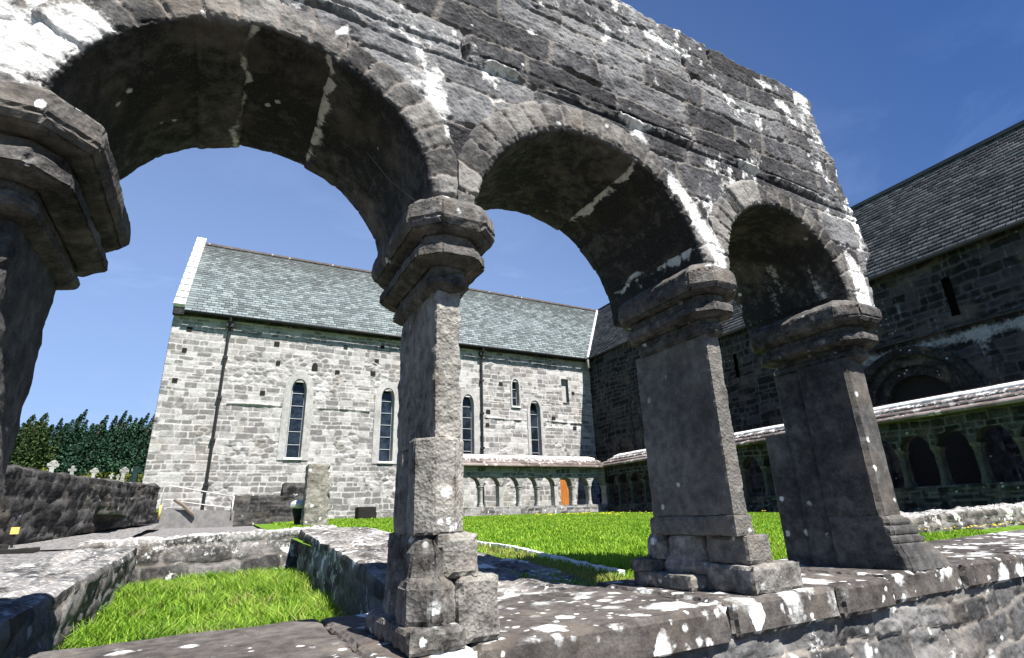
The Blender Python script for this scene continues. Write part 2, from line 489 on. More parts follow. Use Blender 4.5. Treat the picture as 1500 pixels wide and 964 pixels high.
M_cloister = stone('cloister_limestone', (0.06, 0.062, 0.062), (0.15, 0.15, 0.148), (0.3, 0.3, 0.29), (0.35, 0.34, 0.32),
               [(10, 0.12, WHITE_L, 0.8, 0.46)], k=0.8, bump=0.5, bdist=0.015, streak=0.25)
M_column_e = stone('shaded_column_stone', (0.025, 0.025, 0.024), (0.055, 0.055, 0.053), (0.12, 0.117, 0.113), (0.15, 0.15, 0.14), [], k=1.2, bump=0.3, bdist=0.006)  # darkened copy of the column stone with shade painted in
M_column = stone('cloister_column_stone', (0.2, 0.2, 0.19), (0.34, 0.335, 0.32), (0.5, 0.49, 0.47), (0.35, 0.34, 0.32), [], k=1.2, bump=0.3, bdist=0.006)
M_parapet = stone('parapet_limestone', (0.045, 0.045, 0.045), (0.125, 0.122, 0.12), (0.27, 0.265, 0.26), (0.33, 0.32, 0.31),
               [(9, 0.15, WHITE_L, 0.6, 0.45), (20, 0.12, (0.03, 0.03, 0.03), 0, 0)], k=0.8, bump=0.6, bdist=0.02)
M_crust = stone('eroded_concrete_stone', (0.09, 0.085, 0.075), (0.2, 0.19, 0.165), (0.34, 0.32, 0.28), (0.3, 0.27, 0.23),
               [(8, 0.10, WHITE_L, 0, 0)], k=1.3, bump=1.0, bdist=0.03)
M_grave = stone('grave_cross_stone', (0.14, 0.14, 0.138), (0.30, 0.30, 0.29), (0.5, 0.5, 0.485), (0.3, 0.3, 0.3), [], k=1.5, bump=0.4, bdist=0.01)

def slate_mat(name, a, b, c, moss=None):
    t = NT(name)
    f = t.math('ADD', t.math('MULTIPLY', t.attr('tint'), 0.55), t.math('MULTIPLY', t.noise(0.35, 6, 0.65), 0.55))
    col = t.ramp(f, [(0.3, a), (0.52, b), (0.8, c)])
    col = t.mix(t.math('MULTIPLY', t.step(t.noise(14, 5, 0.7), 0.5, 0.7), 0.45), col, a)
    if moss:
        col = t.mix(t.math('MULTIPLY', t.step(t.math('ADD', t.noise(1.8, 8, 0.8), t.math('MULTIPLY', t.attr('wash'), 0.22)), 0.57, 0.72), 0.75), col, moss)
    t.l(col, t.b.inputs['Base Color'])
    t.b.inputs['Roughness'].default_value = 0.7
    t.b.inputs['Specular IOR Level'].default_value = 0.35
    t.bump(t.noise(25, 4), 0.3, 0.01)
    return t.m
M_slate_g = slate_mat('green_grey_slate', (0.068, 0.084, 0.088), (0.122, 0.148, 0.153), (0.205, 0.243, 0.248), (0.032, 0.038, 0.036))
M_slate_d = slate_mat('dark_grey_slate', (0.03, 0.031, 0.034), (0.058, 0.059, 0.064), (0.11, 0.111, 0.118))
def tile_mat():
    t = NT('brown_stone_roofing')
    f = t.math('ADD', t.math('MULTIPLY', t.attr('tint'), 0.5), t.math('MULTIPLY', t.noise(3, 6, 0.7), 0.6))
    col = t.ramp(f, [(0.3, (0.05, 0.038, 0.034)), (0.55, (0.11, 0.085, 0.077)), (0.8, (0.22, 0.185, 0.17))])
    m, _ = t.lichen(4.5, 0.45)
    m2 = t.step(t.math('ADD', t.noise(7, 7, 0.75), t.math('MULTIPLY', t.attr('wash'), 0.26)), 0.62, 0.70)
    col = t.mix(t.math('MULTIPLY', m, 0.8), col, (0.5, 0.47, 0.44))
    col = t.mix(m2, col, (0.8, 0.78, 0.75))
    t.l(col, t.b.inputs['Base Color'])
    t.b.inputs['Roughness'].default_value = 0.9
    t.bump(t.noise(20, 5, 0.7), 0.6, 0.02)
    return t.m
M_tile = tile_mat()
def glass_mat(name, col, rough=0.06):
    t = NT(name)
    t.l(t.mix(t.step(t.noise(2.3, 5, 0.7), 0.42, 0.62), col, tuple(c * 2.2 + 0.006 for c in col)), t.b.inputs['Base Color'])
    t.b.inputs['Roughness'].default_value = rough
    t.b.inputs['Specular IOR Level'].default_value = 0.3
    t.bump(t.noise(3.0, 3), 0.08, 0.02)
    return t.m
M_glass = glass_mat('leaded_glass', (0.008, 0.012, 0.018))
M_black = plain('black_iron', (0.012, 0.012, 0.013), 0.5, 0.0, 0.3)
M_bar = plain('pale_glazing_bar', (0.5, 0.52, 0.54), 0.6, 0.0, 0.1)
M_hole = plain('black_stone_and_hole_shade', (0.012, 0.011, 0.010), 1.0, 0.0, 0.3)  # near-black: painted shade in holes and openings, own colour on dark stones
M_lead = plain('pale_lead', (0.55, 0.56, 0.57), 0.5, 0.0, 0.12, 5)
M_whitepaint = plain('white_paint', (0.5, 0.48, 0.46), 0.5, 0.0, 0.1, 8)
M_concrete = plain('grey_concrete', (0.17, 0.165, 0.16), 0.9, 0.0, 0.25, 6, 0.2, 0.4)
M_brownwood = plain('brown_timber', (0.15, 0.12, 0.095), 0.8, 0.0, 0.3, 6)
M_yellow = plain('yellow_sign', (0.6, 0.45, 0.12), 0.6, 0.0, 0.15, 6)
M_thread = plain('grey_wire', (0.25, 0.25, 0.25), 0.5)
def door_mat():
    t = NT('orange_varnished_oak')
    v = t.mapping((14, 14, 0.8))
    g = t.noise(2.0, 5, 0.6, v)
    col = t.ramp(g, [(0.35, (0.26, 0.085, 0.018)), (0.65, (0.46, 0.17, 0.035))])
    t.l(col, t.b.inputs['Base Color']); t.b.inputs['Roughness'].default_value = 0.5
    return t.m
M_door = door_mat()
def grass_mat(name, a, b, c, dry):
    t = NT(name)
    oi = t.attr('tint')
    f = t.math('ADD', t.math('MULTIPLY', oi, 0.6), t.math('MULTIPLY_ADD', t.noise(1.1, 6, 0.7), 1.1, -0.3))
    col = t.ramp(f, [(0.25, a), (0.5, b), (0.8, c)])
    col = t.mix(t.math('MULTIPLY', t.step(t.math('ADD', t.noise(1.5, 5, 0.6), t.math('MULTIPLY', t.attr('wash'), 0.3)), 0.6, 0.75), 0.7), col, dry)
    t.l(col, t.b.inputs['Base Color'])
    t.b.inputs['Roughness'].default_value = 0.6
    t.b.inputs['Specular IOR Level'].default_value = 0.25
    tr = t.n('ShaderNodeBsdfTranslucent'); t.l(col, tr.inputs['Color'])
    ms = t.n('ShaderNodeMixShader'); ms.inputs[0].default_value = 0.35
    t.l(t.b.outputs[0], ms.inputs[1]); t.l(tr.outputs[0], ms.inputs[2]); t.l(ms.outputs[0], t.out.inputs['Surface'])
    return t.m
M_grass = grass_mat('lawn_grass', (0.075, 0.19, 0.010), (0.185, 0.345, 0.018), (0.31, 0.45, 0.045), (0.30, 0.27, 0.09))
M_grass2 = grass_mat('long_grass', (0.05, 0.15, 0.010), (0.165, 0.315, 0.018), (0.33, 0.47, 0.065), (0.36, 0.33, 0.13))
M_soil = plain('grass_soil', (0.09, 0.17, 0.015), 1.0, 0.0, 0.5, 8, 0.1, 0.6)
M_earth = plain('rough_earth', (0.10, 0.09, 0.07), 1.0, 0.0, 0.4, 3, 0.1, 0.6)
M_field = plain('field_grass', (0.07, 0.15, 0.02), 1.0, 0.0, 0.4, 0.3, 0.1)
def gravel_mat():
    t = NT('gravel')
    v = t.voro(26)
    sp = t.n('ShaderNodeSeparateColor'); t.l(v.outputs['Color'], sp.inputs[0])
    t.l(t.ramp(sp.outputs[0], [(0.0, (0.07, 0.066, 0.063)), (1.0, (0.27, 0.26, 0.255))]), t.b.inputs['Base Color'])
    t.b.inputs['Roughness'].default_value = 0.95
    t.bump(v.outputs['Distance'], 0.8, 0.03)
    return t.m
M_gravel = gravel_mat()
M_forecourt = plain('worn_paving', (0.07, 0.066, 0.06), 0.95, 0, 0.4, 2.5, 0.1, 0.5)
def leaf_mat(name, a, b):
    t = NT(name)
    f = t.math('ADD', t.math('MULTIPLY', t.attr('tint'), 0.8), t.math('MULTIPLY', t.noise(0.6, 3), 0.3))
    col = t.ramp(f, [(0.2, a), (0.9, b)])
    t.l(col, t.b.inputs['Base Color']); t.b.inputs['Roughness'].default_value = 0.7
    t.b.inputs['Specular IOR Level'].default_value = 0.2
    return t.m
M_leaf = leaf_mat('dark_tree_foliage', (0.010, 0.032, 0.018), (0.042, 0.10, 0.055))
M_leaf_o = leaf_mat('olive_tree_foliage', (0.015, 0.034, 0.010), (0.06, 0.092, 0.026))
M_bush = leaf_mat('yellow_green_bush_foliage', (0.022, 0.035, 0.006), (0.10, 0.11, 0.015))
M_bark = plain('bark', (0.07, 0.055, 0.04), 0.95, 0, 0.4, 10, 0.1, 0.6)
M_petal = plain('yellow_petals', (0.75, 0.55, 0.03), 0.6, 0, 0.1)

U = 0.4                                      # the arcade is measured in units of 0.4 m
ROT = rad(0.7)

# ---------------------------------------------------------------- ground sheets (structure)
def sheet(name, fn, x0, x1, y0, y1, nx, ny, mat):
    X, Y = np.meshgrid(np.linspace(x0, x1, nx), np.linspace(y0, y1, ny), indexing='ij')
    Z = fn(X, Y)
    me = np_mesh(name, np.stack([X, Y, Z], -1).reshape(-1, 3), grid_faces(nx, ny))
    return tag(link(name, me, mat, smooth=True), kind='structure')
def lawn_z(X, Y):
    return -0.405 + 0.0235 * (Y - 2.64) + 0.012 * fbm(p3(X * 0.6, Y * 0.6), 3, 4).reshape(np.shape(X))
sheet('ground', lambda X, Y: -1.45 + 0 * X, -1500, 1500, -1500, 1500, 2, 2, M_field)
sheet('forecourt', lambda X, Y: -1.42 + 0 * X, -30, 30, -30, 1.9, 2, 2, M_forecourt)
sheet('lawn', lawn_z, 1.15, 16.95, 2.62, 26.0, 80, 110, M_soil)
sheet('yard_ground', lambda X, Y: lawn_z(X, Y) - 0.05 + 0.02 * np.maximum(0, -X), -6.0, 1.15, 10.45, 26.0, 30, 50, M_gravel)
sheet('sunken_ground', lambda X, Y: -0.85 + 0.010 * (Y - 4) + 0.02 * fbm(p3(X, Y), 3, 2).reshape(np.shape(X)), -1.0, 1.3, 2.4, 10.6, 24, 60, M_soil)
sheet('gravel_path', lambda X, Y: -0.60 + 0.042 * (Y - 2) + 0.012 * fbm(p3(X * 2, Y * 2), 3, 3).reshape(np.shape(X)), -7.0, -1.45, 2.0, 20.0, 60, 120, M_gravel)
sheet('graveyard_ground', lambda X, Y: 0.35 + 1.75 * sstep(20, 40, Y) + 0.35 * sstep(40, 70, Y), -90, -2.0, 15.0, 140, 30, 60, M_field)
sheet('cloister_paving', lambda X, Y: 0.06 + 0 * X, 8.0, 19.3, 22.0, 26.3, 6, 6, M_concrete)
sheet('east_walk_paving', lambda X, Y: -0.42 + 0.0235 * (Y - 2.64), 16.6, 21.2, -2.0, 22.0, 6, 20, M_concrete)

# ---------------------------------------------------------------- ruined arcade in the foreground
arc = empty('ruined_arcade', (0, 0, 0), 'ruined dark stone arcade of three round arches standing on the low wall in the foreground', 'arcade', rz=ROT)
YF, YB = 4.45, 6.35
ARCHES = [(0.05, 2.90, 1.56), (3.71, 2.89, 1.66), (7.25, 3.08, 1.38)]
TOP = 7.33
def wall_end(z):
    return np.interp(z, [2.6, 3.0, 4.0, 4.15, 5.05, 5.2, 7.4], [9.18, 9.2, 9.5, 9.66, 9.42, 9.36, 8.97])
def gauss(x, z, cx, cz, sx, sz, ang=0.0):
    c, s = math.cos(ang), math.sin(ang)
    a = ((x - cx) * c + (z - cz) * s) / sx; b = (-(x - cx) * s + (z - cz) * c) / sz
    return np.exp(-(a * a + b * b))
WASH = [(-1.75, 3.45, .33, .40, .6, 1.1), (-1.35, 3.8, .25, .3, .6, 1.0), (1.62, 4.30, .12, .26, .1, 1.0), (1.72, 3.85, .06, .2, 0, .7), (5.35, 3.75, .16, .55, .45, 1.15), (5.66, 3.2, .14, .35, .1, 1.1), (5.0, 4.2, .12, .2, .7, .8),
        (4.5, 4.9, .22, .18, -.5, .75), (9.0, 3.65, .22, .34, .3, 1.1), (8.98, 3.2, .2, .3, 0, 1.1), (8.1, 6.78, .3, .16, -.1, 1.0), (8.35, 6.5, .2, .14, 0, .8), (7.7, 7.1, .35, .10, 0, .9), (8.8, 7.1, .12, .18, 0, .9),
        (6.62, 6.3, .14, .15, 0, 1.0), (6.95, 6.25, .12, .07, 0, .8), (5.75, 6.9, .14, .12, 0, 1.0), (5.35, 6.88, .2, .1, 0, .9), (4.95, 6.9, .12, .1, 0, .8), (6.1, 6.85, .08, .18, 0, .7), (9.32, 5.7, .05, .14, 0, 1.0), (9.2, 6.3, .05, .1, 0, .6), (0.55, 4.72, .05, .2, -.5, .75), (3.2, 6.9, .18, .08, 0, .8), (2.9, 5.9, .1, .07, 0, .7), (-.62, 4.4, .05, .25, 0, .6)]
def wash_at(x, z):
    w = 0
    for (cx, cz, sx, sz, a, k) in WASH: w = w + k * gauss(x, z, cx, cz, sx, sz, a)
    return np.clip(w, 0, 1.15)

def arcade_wall():
    nx, nz = 620, 270
    s = np.linspace(0, 1, nx); zz = np.linspace(2.95, TOP, nz)
    S, Z = np.meshgrid(s, zz, indexing='ij')
    Xe = wall_end(Z) + 0.05 * fbm(p3(Z * 3.2, Z * 0, 1), 3, 31).reshape(Z.shape)
    # step the broken end stone by stone
    Xe = Xe + 0.06 * (np.floor(Z * 2.3) % 2 - 0.5)
    xl = -3.2
    X = xl + S * (Xe - xl)
    d, r1, r2 = pattern(X, Z, 11, (0.20, 0.46), (0.5, 1.5), 0.20)
    d2, q1, q2 = pattern(X, Z, 12, (0.42, 0.66), (0.8, 2.0), 0.12)
    below = (Z.ravel() < 5.05)
    d = np.where(below, d2, d); r1 = np.where(below, q1, r1); r2 = np.where(below, q2, r2)
    P = p3(X, Z)
    jag = 0.02 * np.abs(fbm(P * 9, 3, 5))
    joint = 1 - sstep(0.008, 0.045 + 0, d - jag)
    crk = np.exp(-(fbm(P * [1.3, 3.2, 1], 3, 51) / 0.035) ** 2) * (r1 > 0.3)
    up = sstep(5.0, 5.1, Z.ravel()) * 0.6 + 0.4
    h = 0.020 * sstep(0.0, 0.025, d - jag) + 0.020 * (r1 - 0.5) + 0.007 * fbm(P * 2.2, 3, 6) + 0.007 * up * fbm(P * [7, 10, 1], 4, 7, 0.65) + 0.006 * fbm(P * 30, 3, 8) - 0.012 * crk
    # horizontally bedded broken faces: ledges that throw little shadows
    led = fbm(P * [1.6, 7.5, 1], 3, 21)
    h = h + up * 0.006 * np.floor(led * 3.0) * (r2 > 0.6)
    # broken string course with a crevice above and below
    sc = 5.07 + 0.03 * fbm(p3(X * 0.8, X * 0), 2, 14).reshape(X.shape) - 0.004 * (X - 4) ** 2 * 0.8
    dz = (Z - sc).ravel()
    brk = sstep(-0.35, 0.25, fbm(p3(X * 2.1, Z * 2), 3, 15))
    h = h + 0.07 * brk * np.exp(-(dz / 0.04) ** 2) - 0.06 * np.exp(-((dz - 0.085) / 0.022) ** 2) * (0.3 + 0.7 * brk) - 0.035 * np.exp(-((dz + 0.095) / 0.025) ** 2)
    # a few deep lost-mortar holes
    h = h - 0.10 * sstep(0.62, 0.9, fbm(P * 3.1, 2, 17)) * joint
    # soft edges at top
    topd = (TOP - Z).ravel()
    tz = 0.03 * fbm(p3(X * 3, X * 0), 4, 18)
    Zt = Z.ravel() + np.where(topd < 0.25, (1 - topd / 0.25) * tz, 0)
    Yf = YF + 0.02 - h
    Vf = np.stack([X.ravel(), Yf, Zt], 1)
    F = grid_faces(nx, nz)
    cx = X.ravel()[F].mean(1); cz = Z.ravel()[F].mean(1)
    keep = np.ones(len(F), bool)
    for (ax, az, R) in ARCHES:
        keep &= ~((np.hypot(cx - ax, cz - az) < R + 0.16) & (cz >= az - 0.02))
        keep &= ~((np.abs(cx - ax) < R + 0.10) & (cz < az))
    F = F[keep]
    wash = wash_at(X.ravel(), Z.ravel())
    wash = wash + 0.62 * brk * np.exp(-((dz + 0.02) / 0.06) ** 2) + 0.28 * joint * (fbm(P * 1.1, 2, 41) > 0.2) + 0.5 * sstep(0.2, 0.75, fbm(P * [1.6, 1.2, 1], 5, 43, 0.6)) + 0.26 * sstep(5.0, 4.6, Z.ravel()) * sstep(-0.1, 0.5, fbm(P * [1.1, 0.9, 1], 4, 46, 0.6)) + 0.3 * sstep(0.4, 0.8, fbm(P * [5, 2.5, 1], 4, 44, 0.6))
    # back copy, stitched along the boundary
    n = len(Vf)
    Pb = P + 50
    Vb = np.stack([X.ravel(), YB + 0.02 + 0.03 * fbm(Pb * 2, 3, 61), Zt], 1)
    E = np.sort(np.concatenate([F[:, [0, 1]], F[:, [1, 2]], F[:, [2, 3]], F[:, [3, 0]]]), 1)
    Eo = np.concatenate([F[:, [0, 1]], F[:, [1, 2]], F[:, [2, 3]], F[:, [3, 0]]])
    key = E[:, 0].astype(np.int64) * n + E[:, 1]
    _, idx, cnt = np.unique(key, return_index=True, return_counts=True)
    be = Eo[idx[cnt == 1]]
    # sides in four strips so that they can be rough
    K = 9
    bv = np.unique(be); mp = {v: i for i, v in enumerate(bv)}
    layers = []; Vs = []
    base = 2 * n
    for k in range(1, K):
        t = k / K
        q = Vf[bv] * (1 - t) + Vb[bv] * t
        nz_ = 0.045 * np.stack([fbm(q * 2.5, 3, 71), 0 * q[:, 0], fbm(q * 2.5, 3, 72)], 1)
        Vs.append(q + nz_)
        layers.append(base + (k - 1) * len(bv) + np.arange(len(bv)))
    ia = np.array([mp[v] for v in be[:, 0]]); ib = np.array([mp[v] for v in be[:, 1]])
    lay = [bv] + layers + [bv + n]
    SF = [np.stack([lay[k][ib], lay[k][ia], lay[k + 1][ia], lay[k + 1][ib]], 1) for k in range(K)]
    V = np.concatenate([Vf, Vb] + Vs)
    FF = np.concatenate([F, F[:, ::-1] + n] + SF)
    z0 = np.zeros(len(V) - 2 * n)
    at = {'tint': np.concatenate([r2 * 0.9, r2, z0 + 0.4]), 'mortar': np.concatenate([joint, joint, z0]), 'wash': np.concatenate([wash, wash * 0, z0])}
    me = np_mesh('arcade_wall', V * U, FF, at)
    link('spandrel_wall', me, M_face, arc)
arcade_wall()

SOF_SHADE_T = -0.12  # soffit tint lowered: shade under the arches put into the stone colour
def arch_ring(i):
    ax, az, R = ARCHES[i]
    rs = np.random.RandomState(40 + i)
    nt = 330
    th = np.linspace(-0.02, math.pi + 0.02, nt)
    # cross-section path: extrados front -> intrados front -> through the soffit -> intrados back -> extrados back
    ext = 0.40
    nA, nB = 26, 74
    sA = np.linspace(1, 0, nA); sB = np.linspace(0, 1, nB)
    path_r = np.concatenate([ext * sA, np.zeros(nB - 1), ext * np.linspace(0, 1, 8)[1:]])
    path_y = np.concatenate([np.full(nA, YF - 0.012), YF - 0.012 + (YB + 0.055 - YF) * sB[1:], np.full(7, YB + 0.043)])
    zone = np.concatenate([np.zeros(nA), np.ones(nB - 1), np.full(7, 2)])
    T, I = np.meshgrid(th, np.arange(len(path_r)), indexing='ij')
    pr = path_r[I]; py = path_y[I]; zn = zone[I]
    # voussoirs
    n = 19
    w = rs.uniform(0.75, 1.25, n); b = np.concatenate([[0], np.cumsum(w)]); b = b / b[-1] * (math.pi + 0.04) - 0.02
    def cells(br, t, seed):
        k = np.clip(np.searchsorted(br, t, 'right') - 1, 0, len(br) - 2)
        return np.minimum(t - br[k], br[k + 1] - t), np.random.RandomState(seed).rand(len(br))[k], k
    Tw = T + 0.012 * fbm(p3(T * 9, pr * 9), 2, 3).reshape(T.shape)
    df, rf, kf = cells(b, Tw, 7 + i)
    # soffit slabs: fewer, long stones running through the wall
    m = 11
    deg = [(0, 24, 40, 57, 73, 88, 101, 118, 136, 158, 180), (0, 17, 33, 48, 65, 84, 101, 120, 138, 158, 180), (0, 8, 46, 66, 84, 101, 120, 140, 160, 180)][i]
    w2 = rs.uniform(0.7, 1.3, m); b2 = np.concatenate([[0], np.cumsum(w2)]); b2 = np.radians(np.array(deg)); b2[0] -= 0.03; b2[-1] += 0.03
    ds, rsf, ks = cells(b2, T + 0.01 * fbm(p3(T * 3, py * 2), 2, 5).reshape(T.shape), 70 + i)
    d = np.where(zn == 1, ds, df) * R
    rr = np.where(zn == 1, rsf, rf)
    Q = np.stack([np.cos(T) * (R + pr), py, np.sin(T) * (R + pr)], -1).reshape(-1, 3)
    nz1 = fbm(Q * 3.5, 4, 80 + i).reshape(T.shape); nz2 = fbm(Q * 11, 4, 90 + i, 0.6).reshape(T.shape)
    joint = 1 - sstep(0.006, 0.03, d)
    face_h = 0.020 * sstep(0, 0.03, d) + 0.030 * (rr - 0.5) + 0.014 * nz1 + 0.0085 * nz2
    edge = np.exp(-((pr - ext) / 0.03) ** 2) * (zn == 0)
    face_h = face_h - 0.05 * edge
    sof_h = 0.010 * sstep(0, 0.03, d) + 0.045 * (rsf - 0.5) * (zn == 1) + 0.015 * nz1 + 0.005 * nz2
    # arris chipping
    near = np.where(zn == 0, pr, np.where(zn == 1, np.minimum(py - YF, YB - py), 1))
    chip = np.exp(-(near / 0.035) ** 2) * (0.012 + 0.02 * np.abs(nz2))
    # extrados radius varies per voussoir
    er = np.where(zn == 1, 0, pr * (1 + 0.28 * (rf - 0.5)))
    r_ = R + er + np.where(zn == 1, -sof_h, 0) + np.where(zn == 0, chip, 0)
    r_ = np.maximum(r_, R - 0.05)
    y_ = py - np.where(zn == 0, face_h, 0) + np.where(zn == 2, face_h * 0.5, 0) + np.where(zn == 1, 0, 0) + np.where(zn == 0, chip * 0.8, 0)
    x_ = ax + np.cos(T) * r_; z_ = az + np.sin(T) * r_
    # neighbouring rings meet on the pier axis
    lo = [-1.95, 1.84, 5.62][i]; hi = [1.83, 5.61, 9.3][i]
    xr = np.where(T < math.pi / 2, np.minimum(x_, hi), np.maximum(x_, lo))
    V = np.stack([xr, y_, z_], -1).reshape(-1, 3)
    wash = wash_at(x_, z_) * (zn == 0)
    # pale lime runs along some soffit joints
    runs = [(4, 6), (1, 4), ()][i]
    for c in runs:
        ang = b2[c]
        a_ = (T - ang) * R
        wob = 0.05 * fbm(p3(py * 2.3, T * 0 + c), 3, 33).reshape(T.shape)
        side = np.clip(-a_ / 0.42, 0, 1) * (a_ < 0) * (a_ > -0.46)
        hair = sstep(-0.15, 0.55, fbm(np.stack([(a_ * 3.2).ravel(), (py * 9).ravel(), 0 * py.ravel() + c], 1), 4, 34, 0.65).reshape(T.shape))
        wash = wash + (zn == 1) * ((0.62 + 0.35 * fbm(p3(py * 6, T * 9), 3, 36).reshape(T.shape)) * np.exp(-((a_ + 1.6 * wob) / (0.045 + 0.03 * np.abs(wob) / 0.05)) ** 2) + (0.52 if c != runs[-1] or i else 0.2) * (a_ < 0) * (a_ > -0.46) * hair * (1 - 0.6 * side))
    if i == 2: wash = wash + 0.5 * (zn == 1) * (T > b2[1]) * (T < b2[2]) * (0.6 + 0.8 * fbm(p3(py * 7, T * 2), 4, 35).reshape(T.shape))
    me = np_mesh('arch_ring', V * U, grid_faces(nt, len(path_r))[:, ::-1], {'tint': np.where(zn == 1, SOF_SHADE_T + 0.35 * rr, rr), 'mortar': joint * (zn != 1), 'wash': wash})
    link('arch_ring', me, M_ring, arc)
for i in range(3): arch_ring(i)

def sill_z(x): return -0.96 + 0.0155 * x
def plan(x0, x1, y0, y1, c, off=0.0, z=0.0):
    """chamfered rectangle, counter-clockwise"""
    x0 -= off; x1 += off; y0 -= off; y1 += off
    c = min(c + max(off, 0) * 0.55, (x1 - x0) * 0.45, (y1 - y0) * 0.45)
    return [(x0 + c, y0, z), (x1 - c, y0, z), (x1, y0 + c, z), (x1, y1 - c, z), (x1 - c, y1, z), (x0 + c, y1, z), (x0, y1 - c, z), (x0, y0 + c, z)]
def rough_part(name, bm, mat, parent, res, amp, freq, edge, seed, wash_fn=None):
    bmesh.ops.recalc_face_normals(bm, faces=bm.faces[:])
    slice_bm(bm, res)
    bmesh.ops.triangulate(bm, faces=[f for f in bm.faces if len(f.verts) > 4])
    roughen(bm, amp, freq, edge, seed)
    o = bm_obj(name, bm, mat, parent, scale=U)
    if wash_fn is not None:
        co = np.zeros(len(o.data.vertices) * 3, np.float32); o.data.vertices.foreach_get('co', co)
        w = wash_fn(co.reshape(-1, 3) / U)
        o.data.attributes.new('wash', 'FLOAT', 'POINT').data.foreach_set('value', w.astype(np.float32))
    return o
CAP_PROFILE = [(2.08, 0.0), (2.10, 0.04), (2.115, 0.08), (2.14, 0.10), (2.21, 0.095), (2.23, 0.05), (2.30, 0.065), (2.325, 0.18), (2.35, 0.245), (2.46, 0.24), (2.48, 0.155), (2.58, 0.165), (2.615, 0.30), (2.69, 0.345), (2.86, 0.335), (2.98, 0.20), (3.03, 0.12)]
def capital(parent, x0, x1, y0, y1, seed, dx=0.0, k=1.0, dz=0.0):
    # two lobes (front and rear colonnette) joined by a web
    o_list = []
    bm = bm_loft([plan(x0, x1, y0, y1, 0.06, o * k, z + dz) for z, o in CAP_PROFILE])
    rough_part('capital', bm, M_ring, parent, 0.045, 0.018, 5.0, 0.028, seed)
# central pier
p1 = rough_part('pier', bm_box((1.645, YF + 0.02, 0.66), (1.89, 5.62, 2.12)), M_pier, arc, 0.03, 0.020, 7.0, 0.014, 1.0)
capital(p1, 1.645, 1.89, YF + 0.0, 5.66, 2.0)
# octagonal twin shafts with a web, then the broken moulded base
def twin(x0, x1, z0, z1, bm=None):
    bm = bm or bmesh.new()
    bm_loft([plan(x0, x1, YF - 0.02, YF + 0.42, 0.13, 0, z) for z in (z0, z1)], bm)
    bm_loft([plan(x0 + .02, x1 - .02, 4.88, 5.30, 0.13, 0, z - (0.06 if z == z1 else 0)) for z in (z0, z1)], bm)
    bm_box((x0 + 0.13, YF + 0.30, z0 + 0.01), (x1 - 0.12, 5.58, z1 - 0.03), bm)
    return bm
rough_part('lower_shaft', twin(1.50, 1.955, -0.12, 0.68), M_pier, p1, 0.025, 0.010, 4.0, 0.016, 3.0,
           lambda q: sum(1.0 * np.exp(-(((q[:, 0] - a) / r_) ** 2 + ((q[:, 2] - b) / r_) ** 2) ** 2) for a, b, r_ in ((1.745, 0.22, 0.062), (1.69, -0.02, 0.034), (1.765, -0.015, 0.036), (1.83, -0.05, 0.034), (1.78, -0.09, 0.025))) * (q[:, 1] < 4.7))
b1 = bmesh.new()
bm_box((1.39, YF - 0.20, sill_z(1.3)), (1.86, 5.55, -0.76), b1)
rough_part('plinth', b1, M_base, p1, 0.05, 0.014, 4.0, 0.03, 4.0)
b1 = bm_loft([plan(1.42, 1.85, YF - 0.14, YF + 0.42, 0.15, o, z) for z, o in ((-0.77, 0.0), (-0.50, 0.0), (-0.46, -0.03), (-0.43, -0.045), (-0.25, -0.06), (-0.18, -0.10), (-0.11, -0.16))])
rough_part('moulded_base', b1, M_base, p1, 0.045, 0.016, 4.5, 0.022, 5.0)
b1 = bm_loft([plan(1.48, 1.84, 4.90, 5.38, 0.14, o, z) for z, o in ((-0.81, 0.02), (-0.5, 0.0), (-0.2, -0.02), (-0.05, -0.05))])
rough_part('moulded_base', b1, M_base, p1, 0.05, 0.014, 4.5, 0.02, 6.0)
rough_part('footing_block', bm_box((1.835, YF - 0.06, sill_z(2) - 0.0), (2.21, YF + 0.75, -0.44)), M_pier, p1, 0.045, 0.016, 4.0, 0.03, 7.0)
rough_part('footing_block', bm_box((1.66, YF - 0.04, -0.45), (2.03, YF + 0.80, -0.115)), M_pier, p1, 0.045, 0.016, 4.0, 0.03, 8.0)
rough_part('web_block', bm_box((1.55, YF + 0.25, -0.81), (1.80, 5.50, -0.10)), M_base, p1, 0.06, 0.02, 4.0, 0.03, 9.0)

# second pier
p2 = rough_part('pier', bm_box((5.21, YF + 0.02, -0.06), (5.445, 5.80, 2.12)), M_pier_b, arc, 0.035, 0.009, 6.0, 0.012, 11.0)
capital(p2, 5.25, 5.445, YF + 0.0, 5.66, 12.0, k=0.94)
rough_part('lower_shaft', bm_box((5.185, YF + 0.0, -0.28), (5.485, 5.84, -0.055)), M_pier_b, p2, 0.05, 0.012, 4.5, 0.018, 13.0)
rough_part('footing_block', bm_box((5.30, YF - 0.03, -0.585), (5.68, 5.02, -0.275)), M_pier_b, p2, 0.05, 0.014, 4.5, 0.024, 14.0)
rough_part('footing_block', bm_box((5.235, YF - 0.10, sill_z(5.5)), (6.02, 5.05, -0.58)), M_base, p2, 0.05, 0.018, 4.5, 0.03, 15.0)
rough_part('plinth', bm_box((4.98, 5.03, sill_z(5.3)), (5.75, 6.05, -0.70)), M_base, p2, 0.05, 0.014, 4.0, 0.026, 16.0)
rough_part('plinth_block', bm_box((4.97, 5.72, -0.71), (5.55, 6.06, -0.56)), M_base, p2, 0.05, 0.012, 4.0, 0.02, 16.5)
b2 = bm_loft([plan(5.16, 5.62, 5.00, 5.70, 0.10, o, z) for z, o in ((-0.71, 0.02), (-0.6, 0.02), (-0.55, -0.02), (-0.40, -0.05), (-0.28, -0.06))])
rough_part('moulded_base', b2, M_base, p2, 0.05, 0.014, 4.5, 0.02, 17.0)
